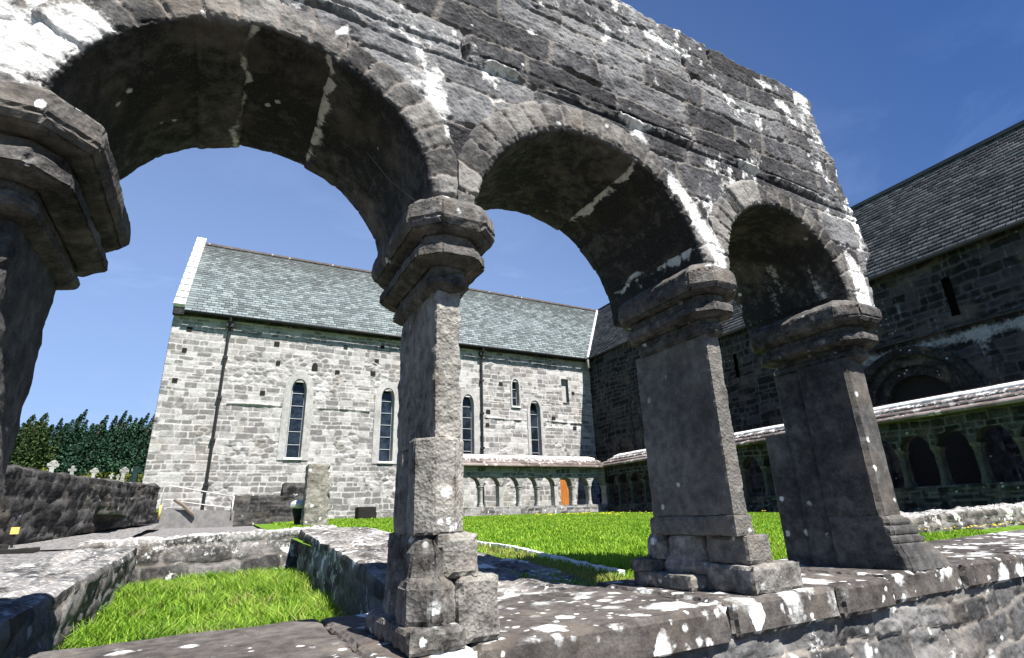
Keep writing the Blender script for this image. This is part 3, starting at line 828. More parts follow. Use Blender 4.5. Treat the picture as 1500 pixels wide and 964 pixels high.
rough_part('moulded_base', bm_loft([plan(5.14, 5.60, 5.62, 6.0, 0.10, o, z) for z, o in ((-0.57, 0.0), (-0.35, -0.01), (-0.27, -0.04))]), M_base, p2, 0.05, 0.014, 4.5, 0.02, 18.0)

# third pier, a cluster of shafts with a roll-moulded base
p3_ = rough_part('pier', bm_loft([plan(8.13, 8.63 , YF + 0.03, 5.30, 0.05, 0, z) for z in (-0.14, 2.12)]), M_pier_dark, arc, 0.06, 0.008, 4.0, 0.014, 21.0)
rough_part('attached_shaft', bm_loft([plan(8.17, 8.58, 5.24, 5.78, 0.09, 0, z) for z in (-0.88, 2.10)]), M_pier_dark, p3_, 0.07, 0.008, 4.0, 0.012, 22.0)
rough_part('attached_shaft', bm_loft([plan(8.09, 8.6, 5.70, 6.12, 0.10, 0, z) for z in (-0.88, 1.15)]), M_pier_dark, p3_, 0.07, 0.008, 4.0, 0.012, 23.0)
capital(p3_, 8.30, 8.63, YF + 0.02, 5.72, 24.0, k=1.08)
BASEP = [(-0.84, 0.42), (-0.66, 0.36), (-0.60, 0.30), (-0.52, 0.25), (-0.50, 0.205), (-0.46, 0.215), (-0.42, 0.20), (-0.395, 0.15), (-0.36, 0.17), (-0.33, 0.17), (-0.29, 0.13), (-0.27, 0.08), (-0.235, 0.10), (-0.19, 0.085), (-0.155, 0.02), (-0.13, 0.0)]
rings = []
for z, o in BASEP:
    ring = plan(8.13, 8.63, YF + 0.03, 5.3, 0.05, 0, z)
    rings.append([(x if x < 8.4 else x + o * 1.35, y - (o * 0.45 if y < 4.9 else 0), zz) for x, y, zz in ring])
rough_part('moulded_base', bm_loft(rings), M_pier_dark, p3_, 0.05, 0.010, 4.0, 0.012, 25.0)

# left pier, close to the camera
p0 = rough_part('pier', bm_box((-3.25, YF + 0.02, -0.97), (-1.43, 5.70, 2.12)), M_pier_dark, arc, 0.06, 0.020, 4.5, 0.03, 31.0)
capital(p0, -3.25, -1.43, YF - 0.05, 5.80, 32.0, k=1.15, dz=-0.03)

# thin loose wire hanging from the arch beside the central pier
bw = bm_tube(bmesh.new(), [(0.98 * U, 5.2 * U, 3.95 * U), (1.2 * U, 5.0 * U, 3.52 * U), (1.46 * U, 4.62 * U, 3.03 * U)], 0.0008, 5)
tag(bm_obj('wire', bw, M_thread), 'thin grey wire strung from the big left arch down to the central pier capital', 'wire')

# ---------------------------------------------------------------- dwarf wall under the arcade
dw = empty('low_wall', (0, 0, 0), 'long low foreground wall with dark lichen spotted coping slabs carrying the arcade piers', 'wall', rz=ROT)
def coping(x0, x1, seed, mat, yf=YF - 0.17, yb=6.62, th=0.34, dz=0.0):
    bm = bmesh.new()
    z0, z1 = sill_z(x0) + dz, sill_z(x1) + dz
    vs = [bm.verts.new(p) for p in ((x0, yf, z0 - th), (x1, yf, z1 - th), (x1, yb, z1 - th), (x0, yb, z0 - th), (x0, yf, z0), (x1, yf, z1), (x1, yb, z1), (x0, yb, z0))]
    for f in ((3, 2, 1, 0), (4, 5, 6, 7), (0, 1, 5, 4), (1, 2, 6, 5), (2, 3, 7, 6), (3, 0, 4, 7)): bm.faces.new([vs[i] for i in f])
    return rough_part('coping_slab', bm, mat, dw, 0.06, 0.013, 2.6, 0.05, seed)
xs = [-4.2, -1.2, 1.17, 1.95, 4.72, 6.45, 7.55, 9.32, 11.2, 13.4, 16.5, 20.0]
for k in range(len(xs) - 1):
    coping(xs[k] + 0.008, xs[k + 1] - 0.008, 50 + k, M_sill_plain if xs[k + 1] < 2 else M_sill, YF - 0.17 - 0.03 * (k % 3), 6.62, dz=[0, 0.01, 0.0, -0.012, 0.006, -0.004, 0.008, 0, .01, 0, 0][k])
def rubble_face():
    nx, nz = 420, 90
    X, Z = np.meshgrid(np.linspace(-4.2, 20, nx * 2), np.linspace(-3.7, -1.2, nz), indexing='ij')
    d, r1, r2 = pattern(X, Z, 23, (0.25, 0.5), (0.4, 1.2), 0.25)
    P = p3(X, Z)
    joint = 1 - sstep(0.01, 0.04, d)
    h = 0.022 * sstep(0, 0.03, d) + 0.05 * (r1 - .5) + 0.014 * fbm(P * 3, 3, 3) + 0.010 * fbm(P * [8, 12, 1], 4, 4, 0.6) + 0.012 * np.floor(2.5 * fbm(P * [2, 5, 1], 3, 6))
    ledge = 0.5 * sstep(-1.55, -1.75, Z.ravel()) * sstep(5.0, 4.4, X.ravel()) * sstep(2.2, 2.8, X.ravel())
    Zs = Z + sill_z(X) + 0.96
    A = Acc()
    A.add(np.stack([X.ravel(), YF - 0.10 - h - ledge, Zs.ravel()], 1) * U, grid_faces(nx * 2, nz), tint=r2, mortar=joint, wash=0.9 * gauss(X.ravel(), Z.ravel(), 3.7, -1.75, 0.6, 0.14) + 0.8 * gauss(X.ravel(), Z.ravel(), 5.6, -1.62, 0.1, 0.16) + .5 * joint * (fbm(P, 2, 5) > .2))
    for (y, flip) in ((6.5, True),):
        q = np.stack([X.ravel(), np.full(X.size, y), Zs.ravel()], 1) * U
        A.add(q[::1], grid_faces(nx * 2, nz)[:, ::-1], tint=r2, mortar=joint)
    link('rubble_body', A.mesh('rubble_body'), M_lowwall, dw)
rubble_face()

# ---------------------------------------------------------------- generic rubble wall block
def rubble_block(name, a, b, thick, zb, zt, mat, label, cat, seed, course=(0.1, 0.22), width=(0.15, 0.45), res=0.04, relief=0.02, top_mat_wash=0.0, face_wash=0.0, group=None, parent=None, side=1, warp=0.35, topn=0.02):
    """wall from a to b (ground points of the visible face), thickness to its left (side=1) or right; zb, zt: pairs along its length"""
    a = np.array(a, float); b = np.array(b, float)
    L = np.linalg.norm(b - a); t = (b - a) / L
    nrm = np.array([-t[1], t[0]]) * side
    A = Acc()
    def face(nu, nv, fn, outward, u_len, v_len, sd, is_top=False, tint_add=0.0):
        S, T = np.meshgrid(np.linspace(0, 1, nu), np.linspace(0, 1, nv), indexing='ij')
        d, r1, r2 = pattern(S * u_len, T * v_len, sd, course, width, warp)
        P = fn(S, T)
        e = np.minimum(np.minimum(S, 1 - S) * u_len, np.minimum(T, 1 - T) * v_len).ravel()
        W = P.reshape(-1, 3)
        h = relief * sstep(0, 0.04, d) + relief * 1.5 * (r1 - .5) + 0.6 * relief * fbm(W * 4, 3, sd) + 0.35 * relief * fbm(W * 17, 3, sd + 1)
        h = h * sstep(0, 0.05, e)
        N = outward(S, T).reshape(-1, 3)
        V = W + N * h[:, None]
        V = V + topn * np.stack([fbm(W * 3, 3, 91), fbm(W * 3 + 9, 3, 92), fbm(W * 3 + 20, 3, 93)], 1)
        A.add(V, grid_faces(nu, nv), tint=r2, mortar=1 - sstep(0.006, 0.025, d), wash=(top_mat_wash if is_top else face_wash * sstep(0.35, 0.8, T.ravel())))
    def pos(s, off, h):
        x = a[0] + t[0] * L * s + nrm[0] * off; y = a[1] + t[1] * L * s + nrm[1] * off
        lo = zb[0] + (zb[1] - zb[0]) * s; hi = zt[0] + (zt[1] - zt[0]) * s
        return np.stack([x, y, lo + (hi - lo) * h], -1)
    H = max(zt[0] - zb[0], zt[1] - zb[1])
    nL = max(6, int(L / res)); nH = max(5, int(H / res)); nT = max(4, int(thick / res))
    c3 = lambda v: (lambda S, T: np.zeros(S.shape + (3,)) + np.array(v))
    face(nL, nH, lambda S, T: pos(S, 0 * S, T), c3((-nrm[0], -nrm[1], 0)), L, H, seed)
    face(nL, nH, lambda S, T: pos(S, 0 * S + thick, T), c3((nrm[0], nrm[1], 0)), L, H, seed + 1)
    face(nT, nH, lambda S, T: pos(0 * S, S * thick, T), c3((-t[0], -t[1], 0)), thick, H, seed + 2)
    face(nT, nH, lambda S, T: pos(0 * S + 1, S * thick, T), c3((t[0], t[1], 0)), thick, H, seed + 3)
    face(nL, nT, lambda S, T: pos(S, T * thick, 0 * S + 1), c3((0, 0, 1)), L, thick, seed + 4, True)
    o = link(name, A.mesh(name), mat, parent)
    if parent is None: tag(o, label, cat, group)
    return o

rubble_block('stub_wall', (0.95, 2.60), (1.28, 10.4), 1.12, (-0.95, -0.75), (-0.385, -0.08), M_litwall, 'low broken wall with white lichen top running back behind the central pier', 'wall', 201, (0.12, 0.2), (0.3, 0.7), 0.035, 0.012, 0.47, side=-1)
rubble_block('retaining_wall', (-0.78, 2.60), (-1.0, 10.3), 0.80, (-0.95, -0.9), (-0.41, -0.25), M_lowwall, 'low dark retaining wall with streaked white top left of the sunken grass', 'wall', 221, (0.12, 0.24), (0.3, 0.8), 0.035, 0.018, 0.5, side=1)
rubble_block('cross_wall', (-1.75, 10.3), (1.9, 10.3), 0.75, (-0.95, -0.85), (-0.16, -0.06), M_litwall, 'low sunlit lichen covered wall at the far end of the sunken grass', 'wall', 241, (0.22, 0.36), (0.5, 1.1), 0.03, 0.02, 0.6, face_wash=0.5, warp=0.2)
rubble_block('boundary_wall', (-3.55, 9.0), (-1.60, 19.2), 0.55, (-0.35, 0.2), (0.95, 1.17), M_darkwall, 'tall dark rubble boundary wall in front of the graveyard crosses', 'wall', 261, (0.12, 0.3), (0.15, 0.5), 0.05, 0.03, 0.35, side=1)
rubble_block('garth_ledge', (7.2, 4.1), (14.0, 4.35), 0.5, (-0.5, -0.45), (-0.17, -0.05), M_litwall, 'low white crusted stone ledge in the grass right of the third pier', 'wall', 281, (0.08, 0.16), (0.1, 0.4), 0.035, 0.03, 0.55)

# stones edging the lawn
kx = [(2.95, 6.75, -.305), (2.93, 6.2, -.315), (2.9, 5.6, -.33), (2.78, 5.0, -.345), (2.66, 4.45, -.355), (2.58, 4.0, -.37), (2.49, 3.55, -.38), (2.42, 3.1, -.39)]
for j in range(len(kx) - 1):
    p, q = Vector(kx[j]), Vector(kx[j + 1])
    bm = bm_box((-0.028, 0.01, -0.06), (0.028, (q - p).length - 0.02, 0.038))
    slice_bm(bm, 0.035); roughen(bm, 0.010, 14, 0.010, j)
    o = bm_obj('edging_stone', bm, M_coping_w)
    d = q - p
    o.location = p; o.rotation_euler = (math.atan2(d.z, math.hypot(d.x, d.y)), 0, math.atan2(-d.x, d.y))
    tag(o, 'pale narrow edging stone set in a line across the lawn', 'edging stone', 'edging stones across the lawn')

# ---------------------------------------------------------------- church: sunlit range at the back of the lawn
YC = 26.0
church = empty('church', (0, 0, 0), 'long sunlit grey rubble church with green slate roof and tall lancet windows', 'church')
CX0, CX1 = -2.77, 19.09
EAVE, RIDGE, YR = 9.15, 14.45, 30.42
def lancet(cx, z0, z1, w, n=10):
    """outline points of a pointed lancet, counter-clockwise from bottom left"""
    h = w / 2; zs = z1 - w * 0.9
    pts = [(cx - h, z0), (cx + h, z0)]
    R = w * 1.06
    for k in range(n + 1):                       # right arc: centre on the left
        t = k / n
        pts.append((cx + h - (h) * (t ** 2.0) , zs + (z1 - zs) * math.sin(t * math.pi / 2)))
    for k in range(1, n + 1):
        t = 1 - k / n
        pts.append((cx - h + (h) * (t ** 2.0), zs + (z1 - zs) * math.sin(t * math.pi / 2)))
    return pts
WINS = [(2.62, 2.80, 6.31, 0.56), (6.75, 2.70, 6.21, 0.56), (11.03, 2.72, 6.2, 0.56), (13.90, 5.80, 7.28, 0.34), (15.10, 2.6, 6.14, 0.56)]
HOLES = [(281.7, 485), (276, 515.7), (267, 560), (404, 501), (409.5, 529), (492.4, 541), (392, 571.8), (549, 525), (545, 545), (556, 500), (502, 498), (731, 565), (841, 578.5), (812.6, 616), (840, 633), (712, 610)]
def in_window(x, z):
    m = np.zeros(x.shape, bool)
    for (cx, z0, z1, w) in WINS:
        m |= (np.abs(x - cx) < w / 2 + 0.06) & (z > z0 - 0.05) & (z < z1 - 0.1)
    m |= (np.abs(x - 17.22) < 0.24) & (z > 6.2) & (z < 7.62)                  # walled-up slot
    m |= (np.abs(x - 16.9) < 0.42) & (z > 0.0) & (z < 1.98)                    # doorway
    return m
def church_wall():
    res = 0.034
    nx = int((CX1 - CX0) / res); nz = int((EAVE + 0.6) / res)
    X, Z = np.meshgrid(np.linspace(CX0, CX1 + 0.3, nx), np.linspace(-0.6, EAVE, nz), indexing='ij')
    x, z = X.ravel(), Z.ravel()
    d, r1, r2 = pattern(X, Z, 301, (0.10, 0.30), (0.16, 0.7), 0.18)
    d2, q1, q2 = worley(X, Z, 302, 0.34, 0.20)
    P = p3(X, Z)
    rough = (fbm(P * 0.6, 3, 303) * 0.6 + 0.75 * gauss(x, z, 5.0, 6.6, 4.6, 1.6) - 0.30) > 0.12
    d = np.where(rough, d2, d); r1 = np.where(rough, q1, r1); r2 = np.where(rough, q2, r2)
    joint = 1 - sstep(0.010, 0.030, d)
    h = 0.007 * sstep(0, 0.03, d) + 0.018 * (r1 - .5) + 0.007 * fbm(P * 6, 3, 304)
    h = h + rough * (0.022 * sstep(0, 0.022, d) * (0.1 + 1.2 * r1) - 0.010) + rough * 0.006 * fbm(P * 5, 3, 305)
    # ledge courses (old roof line) with white render below them
    wash = np.zeros_like(x)
    led = 5.05 + 0.02 * np.sin(x * 1.7)
    for (xa, xb) in ((-0.25, 1.95), (3.45, 5.9), (12.0, 14.55), (15.75, 18.3)):
        m = (x > xa) & (x < xb)
        h = h + m * 0.08 * np.exp(-((z - led) / 0.05) ** 4) * (0.75 + 0.5 * fbm(p3(x * 3, 0 * x), 2, 7))
        wash = wash + m * 0.5 * sstep(4.2, 4.9, z) * (z < 5.0) * (xa > 3 or 0.3)
    wash = wash + 0.62 * sstep(11.0, 13.5, x) + 0.28 * gauss(x, z, 4.6, 4.2, 1.0, 1.0) - 0.4 * (joint < .3) * 0.3
    V = np.stack([x, YC - h, z], 1)
    F = grid_faces(nx, nz)
    keep = ~in_window(x[F].mean(1), z[F].mean(1))
    A = Acc(); A.add(V, F[keep], tint=r2 * 1.1 - 0.12 + 0.22 * fbm(P * 0.45, 3, 310) - 0.10 * sstep(2.5, -2.5, x), mortar=joint * (1 - 0.4 * rough), wash=wash * 0.6)
    # west gable end wall, and the masonry behind the eaves
    G, T = np.meshgrid(np.linspace(0, 1, 120), np.linspace(0, 1, 160), indexing='ij')
    y = YC + G * 2 * (YR - YC); top = EAVE + (RIDGE - EAVE) * (1 - np.abs(2 * G - 1)); zz = -0.6 + T * (top + 0.6)
    d, r1, r2 = pattern(y, zz, 306, (0.15, 0.36), (0.3, 0.9), 0.3)
    A.add(np.stack([CX0 + 0.0 - 0.015 * sstep(0, .04, d), y.ravel(), zz.ravel()], 1), grid_faces(120, 160)[:, ::-1], tint=r2, mortar=1 - sstep(.012, .035, d))
    link('wall', A.mesh('wall'), M_church, church)
church_wall()

def roof_slope(name, e0, e1, r0, r1, course, width, mat, parent, seed, lip=0.018, wash_top=0.0, thick=0.06):
    """slates laid from the eave line e0-e1 up to the ridge line r0-r1"""
    rs = np.random.RandomState(seed)
    e0, e1, r0, r1 = [np.array(p, float) for p in (e0, e1, r0, r1)]
    S = max(np.linalg.norm(r0 - e0), np.linalg.norm(r1 - e1)); n = int(round(S / course))
    nrm = np.cross(e1 - e0, r0 - e0); nrm /= np.linalg.norm(nrm)
    if nrm[2] < 0: nrm = -nrm
    V = []; F = []; tint = []; wash = []
    for c in range(n):
        a, b = c / n, (c + 1) / n
        L0, L1 = e0 + (r0 - e0) * a, e1 + (r1 - e1) * a
        U0, U1 = e0 + (r0 - e0) * b, e1 + (r1 - e1) * b
        m = max(2, int(np.linalg.norm(L1 - L0) / width))
        br = np.linspace(0, 1, m + 1) + (0.5 / m if c % 2 else 0)
        br[1:-1] += rs.uniform(-0.18, 0.18, m - 1) / m
        br = np.clip(br, 0, 1); br[0] = 0
        for k in range(m):
            s0, s1 = br[k], br[k + 1]
            if s1 - s0 < 1e-4: continue
            g = 0.012 / np.linalg.norm(L1 - L0)
            o = lip * rs.uniform(0.7, 1.5); tl = rs.uniform(-0.006, 0.006) * lip / 0.018
            dn = (L0 - U0) / np.linalg.norm(L0 - U0) * rs.uniform(-0.012, 0.012)
            p = [L0 + (L1 - L0) * (s0 + g) + nrm * (o + tl) + dn, L0 + (L1 - L0) * (s1 - g) + nrm * (o - tl) + dn, U0 + (U1 - U0) * (s1 - g) + nrm * 0.001, U0 + (U1 - U0) * (s0 + g) + nrm * 0.001,
                 L0 + (L1 - L0) * (s0 + g) - nrm * 0.004 + dn, L0 + (L1 - L0) * (s1 - g) - nrm * 0.004 + dn]
            i = len(V); V += p
            F += [(i, i + 1, i + 2, i + 3), (i + 4, i + 5, i + 1, i), (i + 5, i + 2, i + 2 - 0, i + 1)][:2]
            tint += [rs.rand()] * 6; wash += [wash_top * max(0, b * 1.6 - 0.6) if wash_top > 0 else -wash_top * (c == n - 1)] * 6
    # deck below the slates, closed underneath
    i = len(V)
    dk = [e0 - nrm * .006, e1 - nrm * .006, r1 - nrm * .006, r0 - nrm * .006]
    V += dk + [p - nrm * thick for p in dk]
    F += [(i, i + 1, i + 2, i + 3), (i + 7, i + 6, i + 5, i + 4), (i + 4, i + 5, i + 1, i), (i + 5, i + 6, i + 2, i + 1), (i + 6, i + 7, i + 3, i + 2), (i + 7, i + 4, i, i + 3)]
    tint += [0.1] * 8; wash += [0] * 8
    return link(name, np_mesh(name, V, F, {'tint': tint, 'wash': wash}), mat, parent)
SL = (RIDGE - EAVE) / (YR - YC)
OV = 0.34
ev = EAVE + 0.10 - OV * SL * 0.25
roof_c = roof_slope('roof', (CX0 + 0.36, YC - OV, EAVE - 0.22), (CX1 - 0.02, YC - OV, EAVE - 0.22), (CX0 + 0.36, YR, RIDGE), (CX1 + 4.42, YR, RIDGE), 0.25, 0.30, M_slate_g, church, 1, wash_top=1.0)
roof_slope('rear_roof_slope', (CX0 + 0.36, 2 * YR - YC + OV, EAVE - 0.22), (CX1, 2 * YR - YC + OV, EAVE - 0.22), (CX0 + 0.36, YR, RIDGE), (CX1, YR, RIDGE), 0.5, 1.2, M_slate_g, roof_c, 2)
bm = bmesh.new()
x = CX0 + 0.4
while x < CX1 + 4.3:
    l = random.uniform(0.75, 1.0)
    bm_box((x, YR - 0.13, RIDGE - 0.05), (x + l - 0.02, YR + 0.13, RIDGE + 0.06 + random.uniform(-.006, .006)), bm); x += l
bm_obj('ridge_tiles', bm, M_tile, roof_c)
# white coping stones up the gable
d_ = Vector((0, YR - YC + 0.35, RIDGE - EAVE + 0.35)); n_c = 12
for k in range(n_c):
    bm = bm_box((0.0, 0.012, -0.12), (0.44, d_.length / n_c - 0.09, 0.14))
    slice_bm(bm, 0.16); roughen(bm, 0.006, 5, 0.008, k)
    o = bm_obj('gable_coping_stone', bm, M_coping_w, church)
    o.location = (CX0 - 0.06, YC - 0.33 + d_.y * k / n_c, EAVE - 0.08 + d_.z * k / n_c)
    o.rotation_euler = (math.atan2(d_.z, d_.y), 0, 0)
bm = bm_box((CX0 - 0.05, YC - 0.32, EAVE - 0.42), (CX0 + 0.4, YC - 0.02, EAVE - 0.1)); slice_bm(bm, .1); roughen(bm, .012, 5, .015, 3)
bm_obj('kneeler_stone', bm, M_darkwall, church)
# corbel table under the eaves, gutter, downpipes
bm = bm_box((CX0 + 0.4, YC - 0.16, EAVE - 0.36), (CX1, YC - 0.01, EAVE - 0.12)); bm_obj('eaves_course', bm, M_darkwall, church)
bm = bm_tube(bmesh.new(), [(CX0 + 0.4, YC - 0.40, EAVE - 0.28), (CX1 + 0.0, YC - 0.40, EAVE - 0.28)], 0.07, 8)
gut = bm_obj('gutter', bm, M_black, church, True)
for px_ in (-0.57, 11.8):
    bm = bm_tube(bmesh.new(), [(px_, YC - 0.40, EAVE - 0.30), (px_, YC - 0.38, EAVE - 0.5), (px_, YC - 0.13, EAVE - 0.85), (px_, YC - 0.12, 0.1)], 0.055, 8)
    bm_box((px_ - 0.14, YC - 0.30, EAVE - 0.72), (px_ + 0.14, YC - 0.06, EAVE - 0.50), bm)
    for zc in (7.0, 5.2, 3.4, 1.6): bm_box((px_ - 0.10, YC - 0.19, zc), (px_ + 0.10, YC - 0.02, zc + 0.10), bm)
    bm_obj('downpipe', bm, M_black, church)
# lancet windows: dressed surround, sill, glass, glazing bars
def window(cx, z0, z1, w, sur, panes):
    inn = lancet(cx, z0, z1, w)
    outp = lancet(cx, z0 - 0.12, z1 + sur * 1.05, w + 2 * sur)
    bm = bmesh.new()
    def ring(pts, y): return [bm.verts.new((p[0], y, p[1])) for p in pts]
    of, inf = ring(outp, YC - 0.045), ring(lancet(cx, z0 + 0.0, z1 + 0.05, w + 0.10), YC - 0.05)
    inb = ring(inn, YC + 0.26); ob = ring(outp, YC + 0.05)
    n = len(of)
    for A_, B_ in ((of, inf), (inf, inb), (ob, of)):
        for i in range(n): bm.faces.new((A_[i], A_[(i + 1) % n], B_[(i + 1) % n], B_[i]))
    fr = bm_obj('window', bm, M_dress, church)
    bm = bmesh.new()
    bm.faces.new([bm.verts.new((p[0], YC + 0.24, p[1])) for p in lancet(cx, z0, z1, w + 0.02)])
    bm_obj('pane', bm, M_glass, fr)
    bm = bmesh.new()
    for k in range(1, panes):
        zc = z0 + (z1 - z0) * k / panes
        bm_box((cx - w / 2 + 0.01, YC + 0.205, zc - 0.009), (cx + w / 2 - 0.01, YC + 0.232, zc + 0.009), bm)
    prv = None
    pts = lancet(cx, z0 + 0.02, z1 - 0.02, w - 0.02)
    bm_tube(bm, [(p[0], YC + 0.215, p[1]) for p in pts] + [(pts[0][0], YC + 0.215, pts[0][1])], 0.014, 5)
    bm_obj('glazing_bars', bm, M_bar, fr)
    bm = bm_box((cx - w / 2 - 0.1, YC - 0.09, z0 - 0.10), (cx + w / 2 + 0.1, YC + 0.22, z0 - 0.005))
    bm_obj('sill', bm, M_coping_w, fr)
for (cx, z0, z1, w), sur, pn in zip(WINS, (0.36, 0.36, 0.36, 0.14, 0.22), (6, 6, 6, 3, 5)): window(cx, z0, z1, w, sur, pn)
bm = bm_box((16.6, YC + 0.22, 6.0), (18.0, YC + 0.30, 7.9)); bm_obj('walled_up_slot', bm, M_dress, church)
bm = bm_box((17.0, YC - 0.03, 6.1), (17.46, YC + 0.2, 6.19)); bm_obj('slot_sill', bm, M_darkwall, church)
# putlog holes: near-black blocks on the wall painting the shade of small sockets
HX = [(-2.1, 8.2), (-2.15, 7.25), (-2.3, 5.9), (1.45, 7.95), (1.6, 7.05), (4.25, 6.85), (1.1, 5.6), (6.1, 7.6), (5.95, 6.95), (6.35, 8.35), (4.55, 8.15), (13.0, 7.0), (17.75, 6.8), (16.3, 5.25), (17.7, 4.75), (12.2, 5.4), (12.15, 4.7)]
for (hx, hz) in HX:
    s = random.uniform(0.085, 0.12)
    bm_obj('putlog_hole', bm_box((hx - s, YC - 0.045, hz - s * 0.9), (hx + s, YC + 0.02, hz + s * 0.8)), M_hole, church)
bm = bmesh.new()
pts = lancet(3.2, 6.83, 7.2, 0.26)
ft = [bm.verts.new((p[0], YC - 0.05, p[1])) for p in pts]; bk = [bm.verts.new((p[0], YC + 0.01, p[1])) for p in pts]
bm.faces.new(ft)
for i in range(len(pts)): bm.faces.new((ft[i], bk[i], bk[(i + 1) % len(pts)], ft[(i + 1) % len(pts)]))
bm_obj('arched_niche', bm, M_hole, church)
# door seen through the cloister arch
bm = bmesh.new()
for k in range(6):
    bm_box((16.5 + 0.135 * k, YC + 0.06, 0.05), (16.5 + 0.135 * k + 0.128, YC + 0.12, 1.95), bm)
bm_obj('door', bm, M_door, church)

# ---------------------------------------------------------------- east wing: transept beside the church and the long range to the right
def yz_wall(name, X0, y0, y1, z0, z1, seed, parent, mat, cut=None, wash=None, res=0.05, mortar=1.0):
    ny, nz = int((y1 - y0) / res), int((z1 - z0) / res)
    Y, Z = np.meshgrid(np.linspace(y0, y1, ny), np.linspace(z0, z1, nz), indexing='ij')
    y, z = Y.ravel(), Z.ravel()
    d, r1, r2 = pattern(Y, Z, seed, (0.18, 0.38), (0.25, 0.8), 0.3)
    P = p3(Y, Z)
    joint = (1 - sstep(0.012, 0.045, d)) * mortar
    h = 0.03 * sstep(0, 0.05, d) + 0.035 * (r1 - .5) + 0.012 * fbm(P * 6, 3, seed + 2)
    F = grid_faces(ny, nz)
    if cut is not None: F = F[~cut(y[F].mean(1), z[F].mean(1))]
    A = Acc(); A.add(np.stack([X0 - h, y, z], 1), F[:, ::-1], tint=r2, mortar=joint, wash=None if wash is None else wash(y, z))
    return link(name, A.mesh(name), mat, parent)
tr = empty('transept', (0, 0, 0), 'shaded transept wing with a blocked lancet joining the church at the inner corner', 'transept')
TY0 = 18.6
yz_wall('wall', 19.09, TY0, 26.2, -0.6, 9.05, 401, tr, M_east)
xz = bmesh.new()
tx1 = 23.5 * 2 - 19.09
v = [xz.verts.new(p) for p in ((19.05, TY0, -0.6), (tx1, TY0, -0.6), (tx1, TY0, 9.05), (23.5, TY0, 14.35), (19.05, TY0, 9.05))]
xz.faces.new(v)
bm_obj('gable_wall', xz, M_church, tr)
troof = roof_slope('roof', (19.09 - 0.3, TY0, 8.93), (19.09 - 0.3, 26.0, 8.93), (23.5, TY0, 14.45), (23.5, 30.42, 14.45), 0.25, 0.3, M_slate_d, tr, 3)
roof_slope('far_roof_slope', (tx1 + 0.3, TY0, 8.93), (tx1 + 0.3, 30.4, 8.93), (23.5, TY0, 14.45), (23.5, 30.4, 14.45), 0.6, 1.2, M_slate_d, troof, 4)
bm = bm_box((23.4, TY0, 14.42), (23.6, 30.4, 14.52)); bm_obj('ridge_tiles', bm, M_slate_d, troof)
bm = bm_tube(bmesh.new(), [(18.86, 25.75, 9.02), (21.2, 28.1, 11.78), (23.4, 30.3, 14.42)], 0.09, 6); bm_obj('valley_flashing', bm, M_lead, troof)
bm = bm_tube(bmesh.new(), [(18.86, 26.0, 8.98), (18.72, 25.6, 8.82), (18.72, 25.5, 8.3)], 0.09, 8); bm_obj('rainwater_head', bm, M_concrete, tr)
# blocked lancet in the transept
bm = bmesh.new()
pts = lancet(22.2, 2.9, 6.1, 0.95); inn = lancet(22.2, 2.9, 5.85, 0.6)
A_ = [bm.verts.new((19.03, p[0], p[1])) for p in pts]; B_ = [bm.verts.new((19.02, p[0], p[1])) for p in inn]; C_ = [bm.verts.new((19.2, p[0], p[1])) for p in inn]; D_ = [bm.verts.new((19.12, p[0], p[1])) for p in pts]
for P_, Q_ in ((A_, B_), (B_, C_), (D_, A_)):
    for i in range(len(pts)): bm.faces.new((P_[i], P_[(i + 1) % len(pts)], Q_[(i + 1) % len(pts)], Q_[i]))
bm.faces.new(C_)
bm_obj('blocked_window', bm, M_cloister_e, tr)

er = empty('east_range', (0, 0, 0), 'long shaded dark stone range with steep grey slate roof at right edge', 'building')
XE = 21.0
def ecut(y, z):
    arch = (np.hypot(y - 9.85, (z - 3.2)) < 1.75) & (z > 3.2) | (np.abs(y - 9.85) < 1.75) & (z <= 3.2) & (z > -0.3)
    sl = (np.abs(y - 16.9) < 0.11) & (z > 5.85) & (z < 7.0) | (np.abs(y - 7.95) < 0.11) & (z > 5.85) & (z < 7.2)
    return arch | sl
def ewash(y, z):
    return 0.75 * np.exp(-((z - 5.12) / 0.26) ** 2) * (y < 12) + 0.55 * gauss(y, z, 7.5, 4.6, 0.3, 0.7) + 0.5 * gauss(y, z, 7.2, 6.3, 0.6, 0.3) + 0.4 * gauss(y, z, 9.4, 6.2, 0.5, 0.4) + 0.4 * gauss(y, z, 6.3, 4.7, 0.25, 0.6)
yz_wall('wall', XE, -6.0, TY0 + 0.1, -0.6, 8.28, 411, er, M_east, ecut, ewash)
bm = bm_box((XE - 0.16, -6.0, 5.42), (XE - 0.005, 15.0, 5.52)); slice_bm(bm, 0.5); roughen(bm, .02, 3, .02, 2); bm_obj('string_course', bm, M_darkwall, er)
eroof = roof_slope('roof', (XE - 0.28, -6.0, 8.05), (XE - 0.28, TY0 + 0.0, 8.05), (25.43, -6.0, 13.5), (25.43, TY0, 13.5), 0.27, 0.32, M_slate_d, er, 5, lip=0.03)
roof_slope('far_roof_slope', (30.0, -6.0, 8.05), (30.0, TY0, 8.05), (25.43, -6.0, 13.5), (25.43, TY0, 13.5), 0.6, 1.5, M_slate_d, eroof, 6)
bm = bm_box((25.30, -6.0, 13.46), (25.56, TY0, 13.62)); bm_obj('ridge_tiles', bm, M_slate_d, eroof)
bm = bm_tube(bmesh.new(), [(XE - 0.36, -6.0, 7.98), (XE - 0.36, TY0, 7.98)], 0.08, 8); bm_obj('gutter', bm, M_black, er)
bm = bm_box((XE + 0.5, -6.0, -0.6), (29.6, TY0 - .05, 8.0)); bm_obj('core_wall', bm, M_hole, er)
